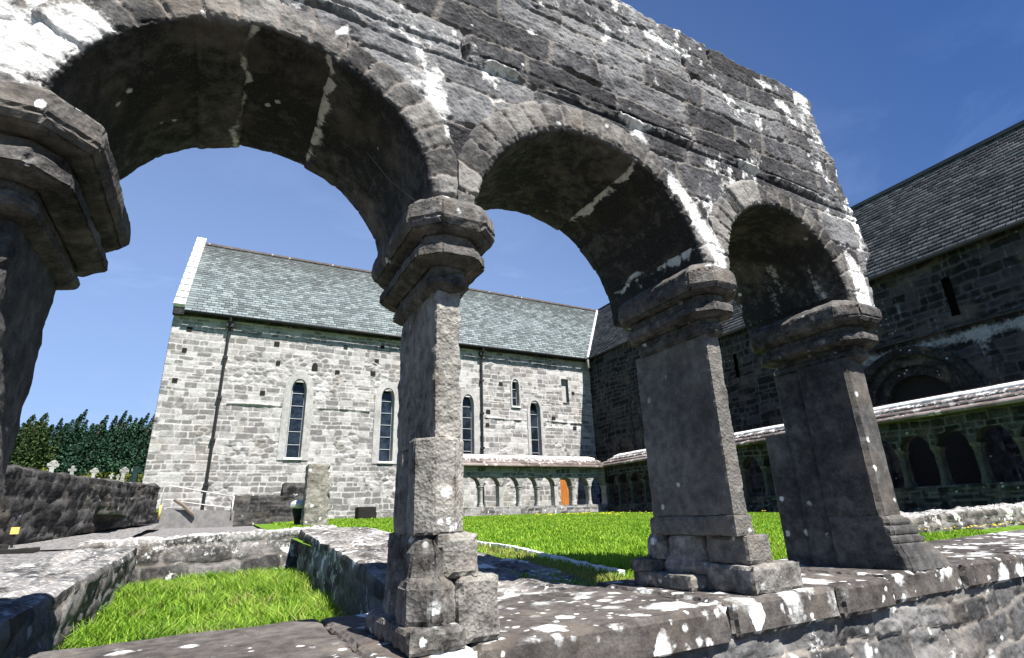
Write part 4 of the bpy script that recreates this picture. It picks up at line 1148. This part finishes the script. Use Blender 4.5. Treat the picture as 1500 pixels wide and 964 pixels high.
# round doorway with three stepped orders
def order_arch(yc, zc, r0, r1, xf, xb):
    bm = bmesh.new(); n = 28
    ths = [math.pi * k / n for k in range(n + 1)]
    def ringp(r, x): return [bm.verts.new((x, yc + r * math.cos(t) * 1.0, zc + r * math.sin(t))) for t in ths]
    of, inf, inb = ringp(r1, xf), ringp(r0, xf), ringp(r0, xb)
    for P_, Q_ in ((of, inf), (inf, inb)):
        for i in range(n): bm.faces.new((P_[i], P_[i + 1], Q_[i + 1], Q_[i]))
    for s in (1, -1):
        pts = [(xf, yc + s * r1), (xf, yc + s * r0), (xb, yc + s * r0)]
        lo = [bm.verts.new((x, y, -0.5)) for x, y in pts]; hi = [bm.verts.new((x, y, zc)) for x, y in pts]
        for i in range(2): bm.faces.new((lo[i], lo[i + 1], hi[i + 1], hi[i]))
    return bm
dr = bm_obj('doorway', order_arch(9.85, 3.2, 1.78, 2.05, XE - 0.10, XE + 0.12), M_cloister_e, er)
bm_obj('arch_order', order_arch(9.85, 3.2, 1.42, 1.78, XE + 0.06, XE + 0.3), M_cloister_e, dr)
bm_obj('arch_order', order_arch(9.85, 3.2, 1.08, 1.42, XE + 0.22, XE + 0.48), M_cloister_e, dr)

# ---------------------------------------------------------------- cloister walks
def cloister(name, label, origin, rz, n_bays, bay, z_par, z_top, z_base, mat_par, solid=(), mat_wall=1):
    """walk along local +X, front face at local y=0, body behind it; columns are parts"""
    root = empty(name, origin, label, 'cloister walk', rz=rz)
    L = n_bays * bay; depth = 0.42
    r = bay * 0.40; zs = z_top - 0.52 - r
    # arcade wall above the columns
    A = Acc()
    nx, nz = n_bays * 24, 46
    X, Z = np.meshgrid(np.linspace(0, L, nx), np.linspace(zs, z_top, nz), indexing='ij')
    xm = (X / bay) % 1.0
    zlow = zs + np.sqrt(np.maximum(0, r * r - ((xm - 0.5) * bay) ** 2))
    Zs = zlow + (Z - zs) / (z_top - zs) * (z_top - zlow)
    d, r1, r2 = pattern(X, Zs, 501, (0.16, 0.26), (0.2, 0.5), 0.25)
    h = (0.012 * sstep(0, .03, d) + 0.015 * (r1 - .5)) * sstep(0, 0.05, (Zs - zlow).ravel())
    F = grid_faces(nx, nz)
    A.add(np.stack([X.ravel(), -h, Zs.ravel()], 1), F, tint=r2, mortar=1 - sstep(.008, .025, d))
    A.add(np.stack([X.ravel(), depth + h, Zs.ravel()], 1), F[:, ::-1], tint=r2, mortar=1 - sstep(.008, .025, d))
    # soffits
    xs_ = np.linspace(0, L, nx); lo = zs + np.sqrt(np.maximum(0, r * r - (((xs_ / bay) % 1.0 - 0.5) * bay) ** 2))
    q = np.stack([np.stack([xs_, 0 * xs_, lo], 1), np.stack([xs_, 0 * xs_ + depth, lo], 1)], 1).reshape(-1, 3)
    A.add(q, grid_faces(nx, 2)[:, ::-1], tint=0.4)
    link('arcade_wall', A.mesh('arcade_wall'), M_cloister if mat_wall else M_cloister_e, root)
    # parapet
    par = rubble_block('parapet', (0, -0.04), (L, -0.04), depth + 0.08, (z_base, z_base), (z_par, z_par), mat_par, None, None, 520, (0.12, 0.2), (0.2, 0.5), 0.05, 0.014, 0.15, parent=root, topn=0.006)
    # columns: two shafts, cap and base in one, built once
    def column_bm():
        bm = bmesh.new()
        for yy in (0.10, depth - 0.10):
            ring = lambda rr, z: [(rr * math.cos(math.pi / 4 * k + math.pi / 8), yy + rr * math.sin(math.pi / 4 * k + math.pi / 8), z) for k in range(8)]
            bm_loft([ring(rr, z) for rr, z in ((0.115, z_par), (0.115, z_par + .05), (0.095, z_par + .1), (0.095, z_par + .14), (0.075, z_par + .18), (0.072, zs - .18), (0.10, zs - .14), (0.085, zs - .12), (0.13, zs - 0.05), (0.13, zs))], bm)
        bm_box((-0.05, 0.1, z_par + 0.02), (0.05, depth - 0.1, zs - 0.01), bm)
        return bm
    col = None
    for k in range(0, n_bays + 1):
        if k in solid:
            bm = bm_box((-0.11, 0.02, z_par), (0.11, depth - 0.02, zs)); slice_bm(bm, .1); roughen(bm, .01, 5, .012, k)
            o = bm_obj('column', bm, M_column, root); o.location = (k * bay, 0, 0); continue
        if col is None:
            col = bm_obj('column', column_bm(), M_column if mat_wall else M_column_e, root); o = col
        else:
            o = col.copy(); COL.objects.link(o); o.parent = root
        o.location = (k * bay, 0, 0)
    return root, L
cn, Ln = cloister('cloister_walk', 'back cloister walk with low brown stone roof in front of the sunlit church wall', (8.25, 22.5, 0), 0, 9, 0.968, 0.45, 2.26, -0.25, M_parapet, solid=(3, 6))
def stepped_roof(parent, L, z0, z1, run, seed, rows=5, over=0.32, mitre0=0.0, mitre1=0.0):
    """heavy overlapping stone courses, front edge at local y=-over"""
    rs = np.random.RandomState(seed)
    A = Acc()
    for c in range(rows):
        t0, t1 = c / rows, (c + 1) / rows
        y0, y1 = -over + (run + over) * t0, -over + (run + over) * t1 + 0.05
        za, zb = z0 + (z1 - z0) * t0 + 0.05, z0 + (z1 - z0) * t1 + 0.0
        n = max(8, int(L / 0.10))
        S = np.linspace(0, 1, n)
        br = np.cumsum(rs.uniform(0.35, 0.8, int(L / 0.35) + 4)); k = np.searchsorted(br, S * L)
        tt = rs.rand(len(br) + 1)
        off = (tt[k] - .5) * 0.02
        x0_, x1_ = -mitre0 * (-over + (run + over) * np.array([t0, t1])), L + mitre1 * (-over + (run + over) * np.array([t0, t1]))
        xa = x0_[0] + (x1_[0] - x0_[0]) * S; xb = x0_[1] + (x1_[1] - x0_[1]) * S
        ja = 0.012 * fbm(p3(xa * 6, 0 * xa + c), 3, seed)
        rows_p = [np.stack([xa, y0 + 0.03 + 0 * xa, za - 0.085 + 0 * xa], 1), np.stack([xa, y0 + ja, za - 0.08 + 0 * xa], 1), np.stack([xa, y0 + ja * 1.5, za + off], 1), np.stack([(xa + xb) / 2, (y0 + y1) / 2 + 0 * xa, (za + zb) / 2 + off], 1), np.stack([xb, y1 + 0 * xb, zb + 0.004 + off * .3], 1)]
        V = np.stack(rows_p, 1).reshape(-1, 3)
        tint = np.repeat(tt[k][:, None], 5, 1); w = np.full((n, 5), 0.05 + 0.95 * (c / (rows - 1)) ** 2.2 if c else 0.0)
        A.add(V, grid_faces(n, 5), tint=tint, wash=w)
    # plain rear slope and underside
    xa = np.linspace(0, L, 20)
    prof = [(-over + .02, z0 - 0.03), (run * 2 + over - .02, z0 - 0.03), (run * 2 + over, z0 + 0.04), (run + 0.02, z1 + 0.02)]
    V = np.stack([np.stack([xa, 0 * xa + py_, 0 * xa + pz_], 1) for py_, pz_ in prof], 1).reshape(-1, 3)
    A.add(V, grid_faces(20, 4), tint=0.3)
    return link('roof', A.mesh('roof'), M_tile, parent)
stepped_roof(cn, Ln, 2.20, 2.78, 0.55, 3, 4, mitre1=-0.98)
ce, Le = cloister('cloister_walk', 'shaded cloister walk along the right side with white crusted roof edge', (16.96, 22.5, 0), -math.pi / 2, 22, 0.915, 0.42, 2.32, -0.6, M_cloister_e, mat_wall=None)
stepped_roof(ce, Le, 2.24, 2.84, 0.55, 4, 4, mitre0=-0.98)
# ---------------------------------------------------------------- odd stones, steps and rail before the church
rubble_block('plinth_wall', (0.41, 22.0), (2.95, 22.0), 0.6, (-0.1, -0.1), (1.02, 0.98), M_darkwall, 'square dark rubble block left of the standing stone by the church wall', 'wall', 601, (0.12, 0.22), (0.15, 0.45), 0.05, 0.025)
rubble_block('stone_block', (2.0, 22.05), (2.9, 22.05), 0.5, (0.98, 0.98), (1.46, 1.45), M_darkwall, 'smaller dark stone block lying on top of the rubble block', 'stone block', 611, (0.12, 0.22), (0.2, 0.45), 0.05, 0.02)
bm = bm_box((2.17, 17.0, -0.15), (2.80, 17.5, 1.66))
slice_bm(bm, 0.045)
for v in bm.verts:
    if v.co.x > 2.55:
        k = (v.co.x - 2.55) / 0.25
        v.co.x += k * (0.10 * mnoise.fractal(Vector((v.co.y * 4, v.co.z * 4.5, 3)), 0.8, 2, 4) + 0.02) - 0.1 * k * max(0, v.co.z - 1.1)
roughen(bm, 0.03, 5, 0.02, 2.0)
tag(bm_obj('standing_stone', bm, M_crust), 'upright eroded stone slab with ragged right edge standing before the church', 'standing stone')
ms = empty('stone_basin', (2.12, 18.0, 0), 'small pedestal basin with mossy stem and white lichen cap', 'basin')
bm = bm_loft([[(r_ * math.cos(t), r_ * math.sin(t), z) for t in [2 * math.pi * k / 12 for k in range(12)]] for r_, z in ((0.10, -0.1), (0.10, 0.12), (0.15, 0.3), (0.19, 0.46))])
slice_bm(bm, 0.06); roughen(bm, 0.015, 6, 0.01, 1); bm_obj('stem', bm, M_darkwall, ms)
bm = bm_loft([[(r_ * math.cos(t), r_ * math.sin(t), z) for t in [2 * math.pi * k / 14 for k in range(14)]] for r_, z in ((0.19, 0.45), (0.25, 0.50), (0.25, 0.58), (0.20, 0.66), (0.10, 0.69))])
slice_bm(bm, 0.06); roughen(bm, 0.02, 6, 0.01, 2); bm_obj('cap', bm, M_coping_w, ms)
bm = bm_box((5.2, 24.0, -0.1), (5.95, 24.7, 0.62)); slice_bm(bm, .1); roughen(bm, .015, 4, .02, 5)
tag(bm_obj('stone_trough', bm, M_hole), 'black box shaped trough on the grass against the church wall', 'trough')
rubble_block('kerb_block', (5.97, 24.05), (8.1, 24.05), 0.5, (-0.1, -0.1), (0.40, 0.38), M_parapet, 'low grey stone block right of the black trough', 'stone block', 621, (0.15, 0.3), (0.3, 0.6), 0.05, 0.02)
rubble_block('step_block', (-1.75, 21.9), (0.5, 21.9), 1.2, (-0.3, -0.3), (0.62, 0.52), M_concrete, 'plain grey concrete step block under the white handrail', 'steps', 631, (0.3, 0.4), (0.8, 1.2), 0.08, 0.006, topn=0.003)
hr = empty('handrail', (-1.68, 21.85, 0.5), 'white tubular handrail with two rails beside the church steps', 'handrail')
def loc_tube(name, pts, r, mat): 
    return bm_obj(name, bm_tube(bmesh.new(), [(p[0] + 1.68, p[1] - 21.85, p[2] - 0.5) for p in pts], r, 8), mat, hr, True)
loc_tube('rail', [(-1.70, 21.85, 0.55), (-1.70, 21.85, 1.25), (-1.66, 21.85, 1.34), (-1.55, 21.85, 1.37), (0.42, 21.85, 0.99)], 0.019, M_whitepaint)
loc_tube('rail', [(-1.68, 21.85, 0.93), (0.42, 21.85, 0.60)], 0.016, M_whitepaint)
loc_tube('post', [(-1.70, 21.85, 0.3), (-1.70, 21.85, 0.75)], 0.035, M_yellow)
loc_tube('post', [(0.42, 21.85, 0.3), (0.42, 21.85, 1.0)], 0.026, M_whitepaint)
bm = bm_tube(bmesh.new(), [(-1.35, 21.8, 0.92), (-1.05, 21.8, 0.72), (-0.7, 21.8, 0.40)], 0.06, 6)
tag(bm_obj('timber_beam', bm, M_brownwood), 'short brown curved timber leaning under the handrail', 'beam')
bm = bm_box((-3.1, 10.6, -0.45), (-2.65, 10.95, -0.14)); slice_bm(bm, .05); roughen(bm, .03, 5, .03, 7)
tag(bm_obj('dark_stone', bm, M_hole), 'dark boulder on the gravel at left edge', 'stone')
bm = bm_box((-2.75, 10.2, -0.29), (-2.2, 10.5, -0.19)); slice_bm(bm, .05); roughen(bm, .012, 5, .012, 8)
tag(bm_obj('flat_stone', bm, M_hole), 'flat dark slab lying on the gravel beside the left pier', 'stone slab')
sg = empty('sign', (-2.70, 11.2, -0.3), 'small yellow sign on a short post by the dark boundary wall', 'sign')
bm = bm_box((-0.05, -0.01, 0.30), (0.05, 0.01, 0.40)); bm_obj('panel', bm, M_yellow, sg)
bm = bm_box((-0.015, 0.012, 0.0), (0.015, 0.035, 0.44)); bm_obj('post', bm, M_black, sg)

# graveyard crosses
def cross_bm(kind):
    bm = bmesh.new()
    bm_loft([[(-w, -w * .6, z), (w, -w * .6, z), (w, w * .6, z), (-w, w * .6, z)] for w, z in ((0.26, -0.4), (0.24, 0.1), (0.17, 0.12), (0.15, 0.2))], bm)
    bm_loft([[(-w, -w * .7, z), (w, -w * .7, z), (w, w * .7, z), (-w, w * .7, z)] for w, z in ((0.11, 0.2), (0.075, 0.95))], bm)
    if kind == 0:
        bm_box((-0.26, -0.06, 0.66), (0.26, 0.06, 0.80), bm)
        n = 16
        for k in range(n):
            a0, a1 = 2 * math.pi * k / n, 2 * math.pi * (k + 1) / n
            q = [bm.verts.new((r_ * math.cos(a), y, 0.73 + r_ * math.sin(a))) for y in (-0.04, 0.04) for r_, a in ((0.15, a0), (0.21, a0), (0.21, a1), (0.15, a1))]
            for f in ((0, 1, 2, 3), (7, 6, 5, 4), (1, 5, 6, 2), (0, 3, 7, 4)): bm.faces.new([q[i] for i in f])
    elif kind == 1:
        bm_box((-0.22, -0.06, 0.64), (0.22, 0.06, 0.78), bm)
    else:
        bm_loft([[(-w, -.08, z), (w, -.08, z), (w, .08, z), (-w, .08, z)] for w, z in ((0.22, 0.2), (0.22, 0.7), (0.15, 0.9), (0.04, 1.0))], bm)
    slice_bm(bm, 0.12); roughen(bm, 0.012, 5, 0.01, kind)
    return bm
CR = [(-6.55, 30, 2.05, 0, 1.1, 'tallest celtic cross above the left part of the boundary wall'), (-6.95, 29.6, 2.05, 2, 0.55, 'short rounded headstone beside the tallest cross'), (-5.80, 30, 1.98, 1, 0.92, 'plain weathered cross, second from left above the wall'), (-5.05, 30, 1.95, 0, 0.85, 'grey celtic cross in the middle of the row above the wall'),
      (-4.44, 30.2, 1.95, 1, 0.6, 'small plain cross left of the right hand cluster'), (-4.15, 30, 1.95, 1, 0.52, 'smallest plain cross in the right hand cluster'), (-3.92, 29.5, 1.9, 0, 0.92, 'white celtic cross in the right hand cluster'), (-3.62, 30.3, 1.92, 2, 0.7, 'pale headstone slab between two white crosses'), (-3.45, 29.4, 1.88, 0, 0.98, 'white celtic cross nearest the church corner')]
for (x, y, z, k, s, lb) in CR:
    o = bm_obj('grave_cross' if k < 2 else 'headstone', cross_bm(k), M_grave)
    o.location = (x, y, z); o.scale = (s * .72, s * .8, s * .86); o.rotation_euler = (0, random.uniform(-.05, .05), random.uniform(-.2, .3))
    tag(o, lb, 'cross' if k < 2 else 'headstone', 'grave markers behind the boundary wall')

# ---------------------------------------------------------------- vegetation
def leaf_cloud(P, size, rs, name, mat, tint, up=0.0):
    n = len(P)
    a = rs.normal(size=(n, 3)) + np.array([0.35 * up, 0, up]); a /= np.linalg.norm(a, axis=1)[:, None]
    b = np.cross(a, rs.normal(size=(n, 3))); b /= np.linalg.norm(b, axis=1)[:, None]
    s = (size * rs.uniform(0.6, 1.3, n))[:, None]
    V = np.stack([P - a * s, P + b * s * 0.45, P + a * s, P - b * s * 0.45], 1).reshape(-1, 3)
    return np_mesh(name, V, np.arange(4 * n).reshape(n, 4), {'tint': np.repeat(tint, 4)})
def tree_proto(seed, H, mat, lean, loose):
    """several upswept feathery plumes round a stem, all blown the same way"""
    rs = np.random.RandomState(seed)
    pts = []; tt = []
    bmt = bmesh.new()
    bm_tube(bmt, [(0, 0, -0.6), (0.0, 0, H * 0.3), (lean * 0.4, 0, H * 0.62), (lean * 0.9, 0, H * 0.9)], 0.13, 7)
    npl = 22
    for b_ in range(npl):
        top = H * (1.0 if b_ == 0 else rs.uniform(0.45, 0.93))
        ax_, ay_ = (0, 0) if b_ == 0 else rs.uniform(-1.25, 1.25, 2)
        z0 = rs.uniform(0.0, 0.25) * H
        m = int(680 * (top - z0) / H) + 180
        t = rs.rand(m) ** 0.85
        wdt = (0.66 * (1 - t) ** 0.68 + 0.03) * loose * (0.75 + 0.5 * np.abs(np.sin(t * 9 + b_)))
        cz = z0 + (top - z0) * t
        cx = ax_ * (0.35 + 0.65 * t ** 0.5) + lean * (cz / H) ** 2.2 * 1.3
        cy = ay_ * (0.35 + 0.65 * t ** 0.5)
        a = rs.uniform(0, 2 * math.pi, m); rr = wdt * rs.rand(m) ** 0.5
        q = np.stack([cx + np.cos(a) * rr + 0.25 * rr, cy + np.sin(a) * rr, cz + rr * 0.5], 1)
        pts.append(q); tt.append(np.clip(rs.normal(0.2 + 0.6 * rr / (wdt.max()), 0.22) + 0.25 * (rs.rand() - .5), 0, 1))
        bm_tube(bmt, [(ax_ * 0.2, ay_ * 0.2, z0), (ax_ * .8, ay_ * .8, z0 + (top - z0) * .5), (ax_ + lean * (top / H) ** 2.2 * 1.2, ay_, top * 0.97)], 0.03, 4)
    P = np.concatenate(pts); T = np.concatenate(tt)
    crown = leaf_cloud(P, 0.115, rs, 'crown', mat, T, up=0.9)
    return crown, bmt
protos = []
for s, (H, mat, lean, loose) in enumerate(((7.4, M_leaf, 0.55, 1.0), (8.0, M_leaf, 0.7, 0.9), (6.8, M_leaf, 0.4, 1.15), (7.0, M_leaf_o, 0.3, 1.2))):
    cme, bmt = tree_proto(900 + s, H, mat, lean, loose)
    cme.materials.append(mat)
    tme = bpy.data.meshes.new('trunk'); bmt.to_mesh(tme); bmt.free(); tme.materials.append(M_bark)
    protos.append((cme, tme))
tx = [(-15.6, 60, 3, 1.0), (-14.3, 58, 3, 0.98), (-13.3, 61, 0, 0.93), (-12.4, 59, 1, 0.94), (-11.5, 62, 2, 0.98), (-10.7, 59.5, 0, 0.97), (-9.7, 61, 1, 0.98), (-8.9, 60, 2, 1.08), (-8.0, 61, 1, 0.97), (-7.1, 59.5, 0, 1.02), (-6.3, 61, 1, 0.95), (-5.3, 60, 2, 1.0), (-17.4, 61, 0, 1.0), (-19.2, 60, 1, 0.95), (-21, 61, 3, 1.0)]
for j, (x, y, k, s) in enumerate(tx):
    o = empty('tree', (x, y, 2.65), 'olive green tree at the left end of the row behind the graveyard' if k == 3 else 'tall dark green feathery tree in the row behind the graveyard', 'tree', 'trees behind the graveyard')
    o.scale = (s * 1.12, s * 1.12, s); o.rotation_euler = (0, 0, random.uniform(-0.5, 0.5))
    c = link('crown', protos[k][0], None, o); t_ = link('trunk', protos[k][1], None, o)
rs = np.random.RandomState(77)
def bush_mesh(seed):
    r = np.random.RandomState(seed)
    P = []; T = []
    for c in range(16):
        ct = np.array([r.uniform(-1.1, 1.1), r.uniform(-.7, .7), r.uniform(0.3, 1.7)])
        q = r.normal(size=(85, 3)); q /= np.linalg.norm(q, axis=1)[:, None]
        q *= r.uniform(0.25, 0.6) * r.rand(85, 1) ** 0.4
        P.append(ct + q); T.append(np.clip(0.5 + 0.5 * q[:, 2] / 0.5 + r.normal(0, .15, 85), 0, 1))
    return leaf_cloud(np.concatenate(P), 0.16, r, 'bush', None, np.concatenate(T))
bmesh_ = [bush_mesh(5), bush_mesh(6)]
for b_ in bmesh_: b_.materials.append(M_bush)
for j, x in enumerate(np.linspace(-15.5, -4.5, 9)):
    o = link('bush', bmesh_[j % 2], None)
    o.location = (x + rs.uniform(-.3, .3), 52 + rs.uniform(-1, 1), 2.45); s = rs.uniform(0.85, 1.2); o.scale = (s, s, s * rs.uniform(.8, 1.1)); o.rotation_euler = (0, 0, rs.uniform(0, 3))
    tag(o, 'low yellow green bush in the hedge below the dark trees', 'bush', 'bushes below the trees')

def blades(name, X, Y, Z, hgt, wid, mat, seed, lean=0.35, wash=None):
    r = np.random.RandomState(seed); n = len(X)
    az = r.uniform(0, 2 * math.pi, n); d = r.uniform(0, 2 * math.pi, n)
    h = hgt * r.uniform(0.5, 1.25, n); w = wid * r.uniform(0.7, 1.3, n); l = h * lean * r.uniform(0.2, 1.7, n)
    bx, by = np.cos(az) * w, np.sin(az) * w
    dx, dy = np.cos(d) * l, np.sin(d) * l
    B = np.stack([X, Y, Z], 1)
    V = np.stack([B + np.stack([-bx, -by, 0 * h - 0.01], 1), B + np.stack([bx, by, 0 * h - 0.01], 1),
                  B + np.stack([dx * .35 + bx * .7, dy * .35 + by * .7, h * .62], 1), B + np.stack([dx * .35 - bx * .7, dy * .35 - by * .7, h * .62], 1),
                  B + np.stack([dx, dy, h], 1)], 1).reshape(-1, 3)
    i = np.arange(n) * 5
    F = np.concatenate([np.stack([i, i + 1, i + 2], 1), np.stack([i, i + 2, i + 3], 1), np.stack([i + 3, i + 2, i + 4], 1)])
    t = r.rand(n)
    me = np_mesh(name, V, F, {'tint': np.repeat(t, 5), 'wash': np.repeat(np.zeros(n) if wash is None else wash, 5)})
    return tag(link(name, me, mat), {'sunken_grass': 'long bright green grass filling the sunken plot between low walls'}.get(name, 'short bright green lawn grass of the cloister garth'), 'grass', kind='stuff')
r = np.random.RandomState(5)
nc = 1500
cx_, cy_ = r.uniform(-0.95, 1.25, nc), 2.75 + 7.5 * r.rand(nc) ** 0.85
ci = r.randint(0, nc, 60000)
X = np.clip(cx_[ci] + r.normal(0, 0.05, 60000), -0.95, 1.3); Y = np.clip(cy_[ci] + r.normal(0, 0.05, 60000), 2.75, 10.25)
ch = r.uniform(0.5, 1.6, nc)[ci] * (1 + 0.4 * fbm(p3(X * 1.6, Y * 1.6), 3, 8))
dryp = 0.9 * (r.rand(nc) < 0.10)[ci]
blades('sunken_grass', X, Y, -0.85 + 0.010 * (Y - 4), 0.11 * np.clip(ch, .35, 1.9), 0.0042 + 0.0004 * Y, M_grass2, 3, 0.75, dryp)
# lawn: density falls with distance, blades grow wider so that cover stays even
parts = []
n = 210000
Y = 2.66 + (22.4 - 2.66) * r.rand(n) ** 1.9
X = 1.75 + (16.9 - 1.75) * r.rand(n)
ok = X < 2.2 + Y * 1.35 + 1.5
X, Y = X[ok], Y[ok]
near_k = np.exp(-((X - (2.05 + (Y - 2.6) * 0.22)) / 0.16) ** 2) * (Y < 7.5)
blades('lawn_grass', X, Y, lawn_z(X, Y), 0.032 + 0.0012 * Y, 0.0028 + 0.0009 * Y, M_grass, 4, 0.6, near_k)
n = 12000
X = r.uniform(-1.0, 9.0, n); Y = r.uniform(17.5, 25.9, n)
sel = X > 2.2
blades('yard_grass', X[sel], Y[sel], lawn_z(X[sel], Y[sel]), 0.08 + 0 * X[sel], 0.02, M_grass, 6, 0.4)
# dandelions
n = 130
X = np.concatenate([r.normal(11.3, 1.2, 40), r.normal(14.0, 1.2, 40), r.normal(15.5, .6, 14), r.uniform(7.6, 11, 36)]); Y = np.concatenate([r.normal(18, 1.5, 40), r.normal(17, 1.8, 40), r.normal(13, 1.5, 14), r.normal(3.98, .07, 36)])
Y = np.clip(Y, 3.6, 22.2); X = np.clip(X, 2, 16.8)
big = np.where(Y > 6, 0.035, 0.016)
V = []; F = []
for x, y, z, s in zip(X, Y, lawn_z(X, Y), big):
    i = len(V); zt = z + (0.10 if y > 6 else 0.07)
    V.append((x, y, zt + 0.4 * s)); V += [(x + s * math.cos(a), y + s * math.sin(a), zt) for a in [2 * math.pi * k / 6 for k in range(6)]]
    F += [(i, i + 1 + k, i + 1 + (k + 1) % 6) for k in range(6)]
tag(link('dandelion_flowers', np_mesh('dandelion_flowers', V, F), M_petal), 'tiny yellow dandelion flowers scattered over the lawn', 'flowers', kind='stuff')
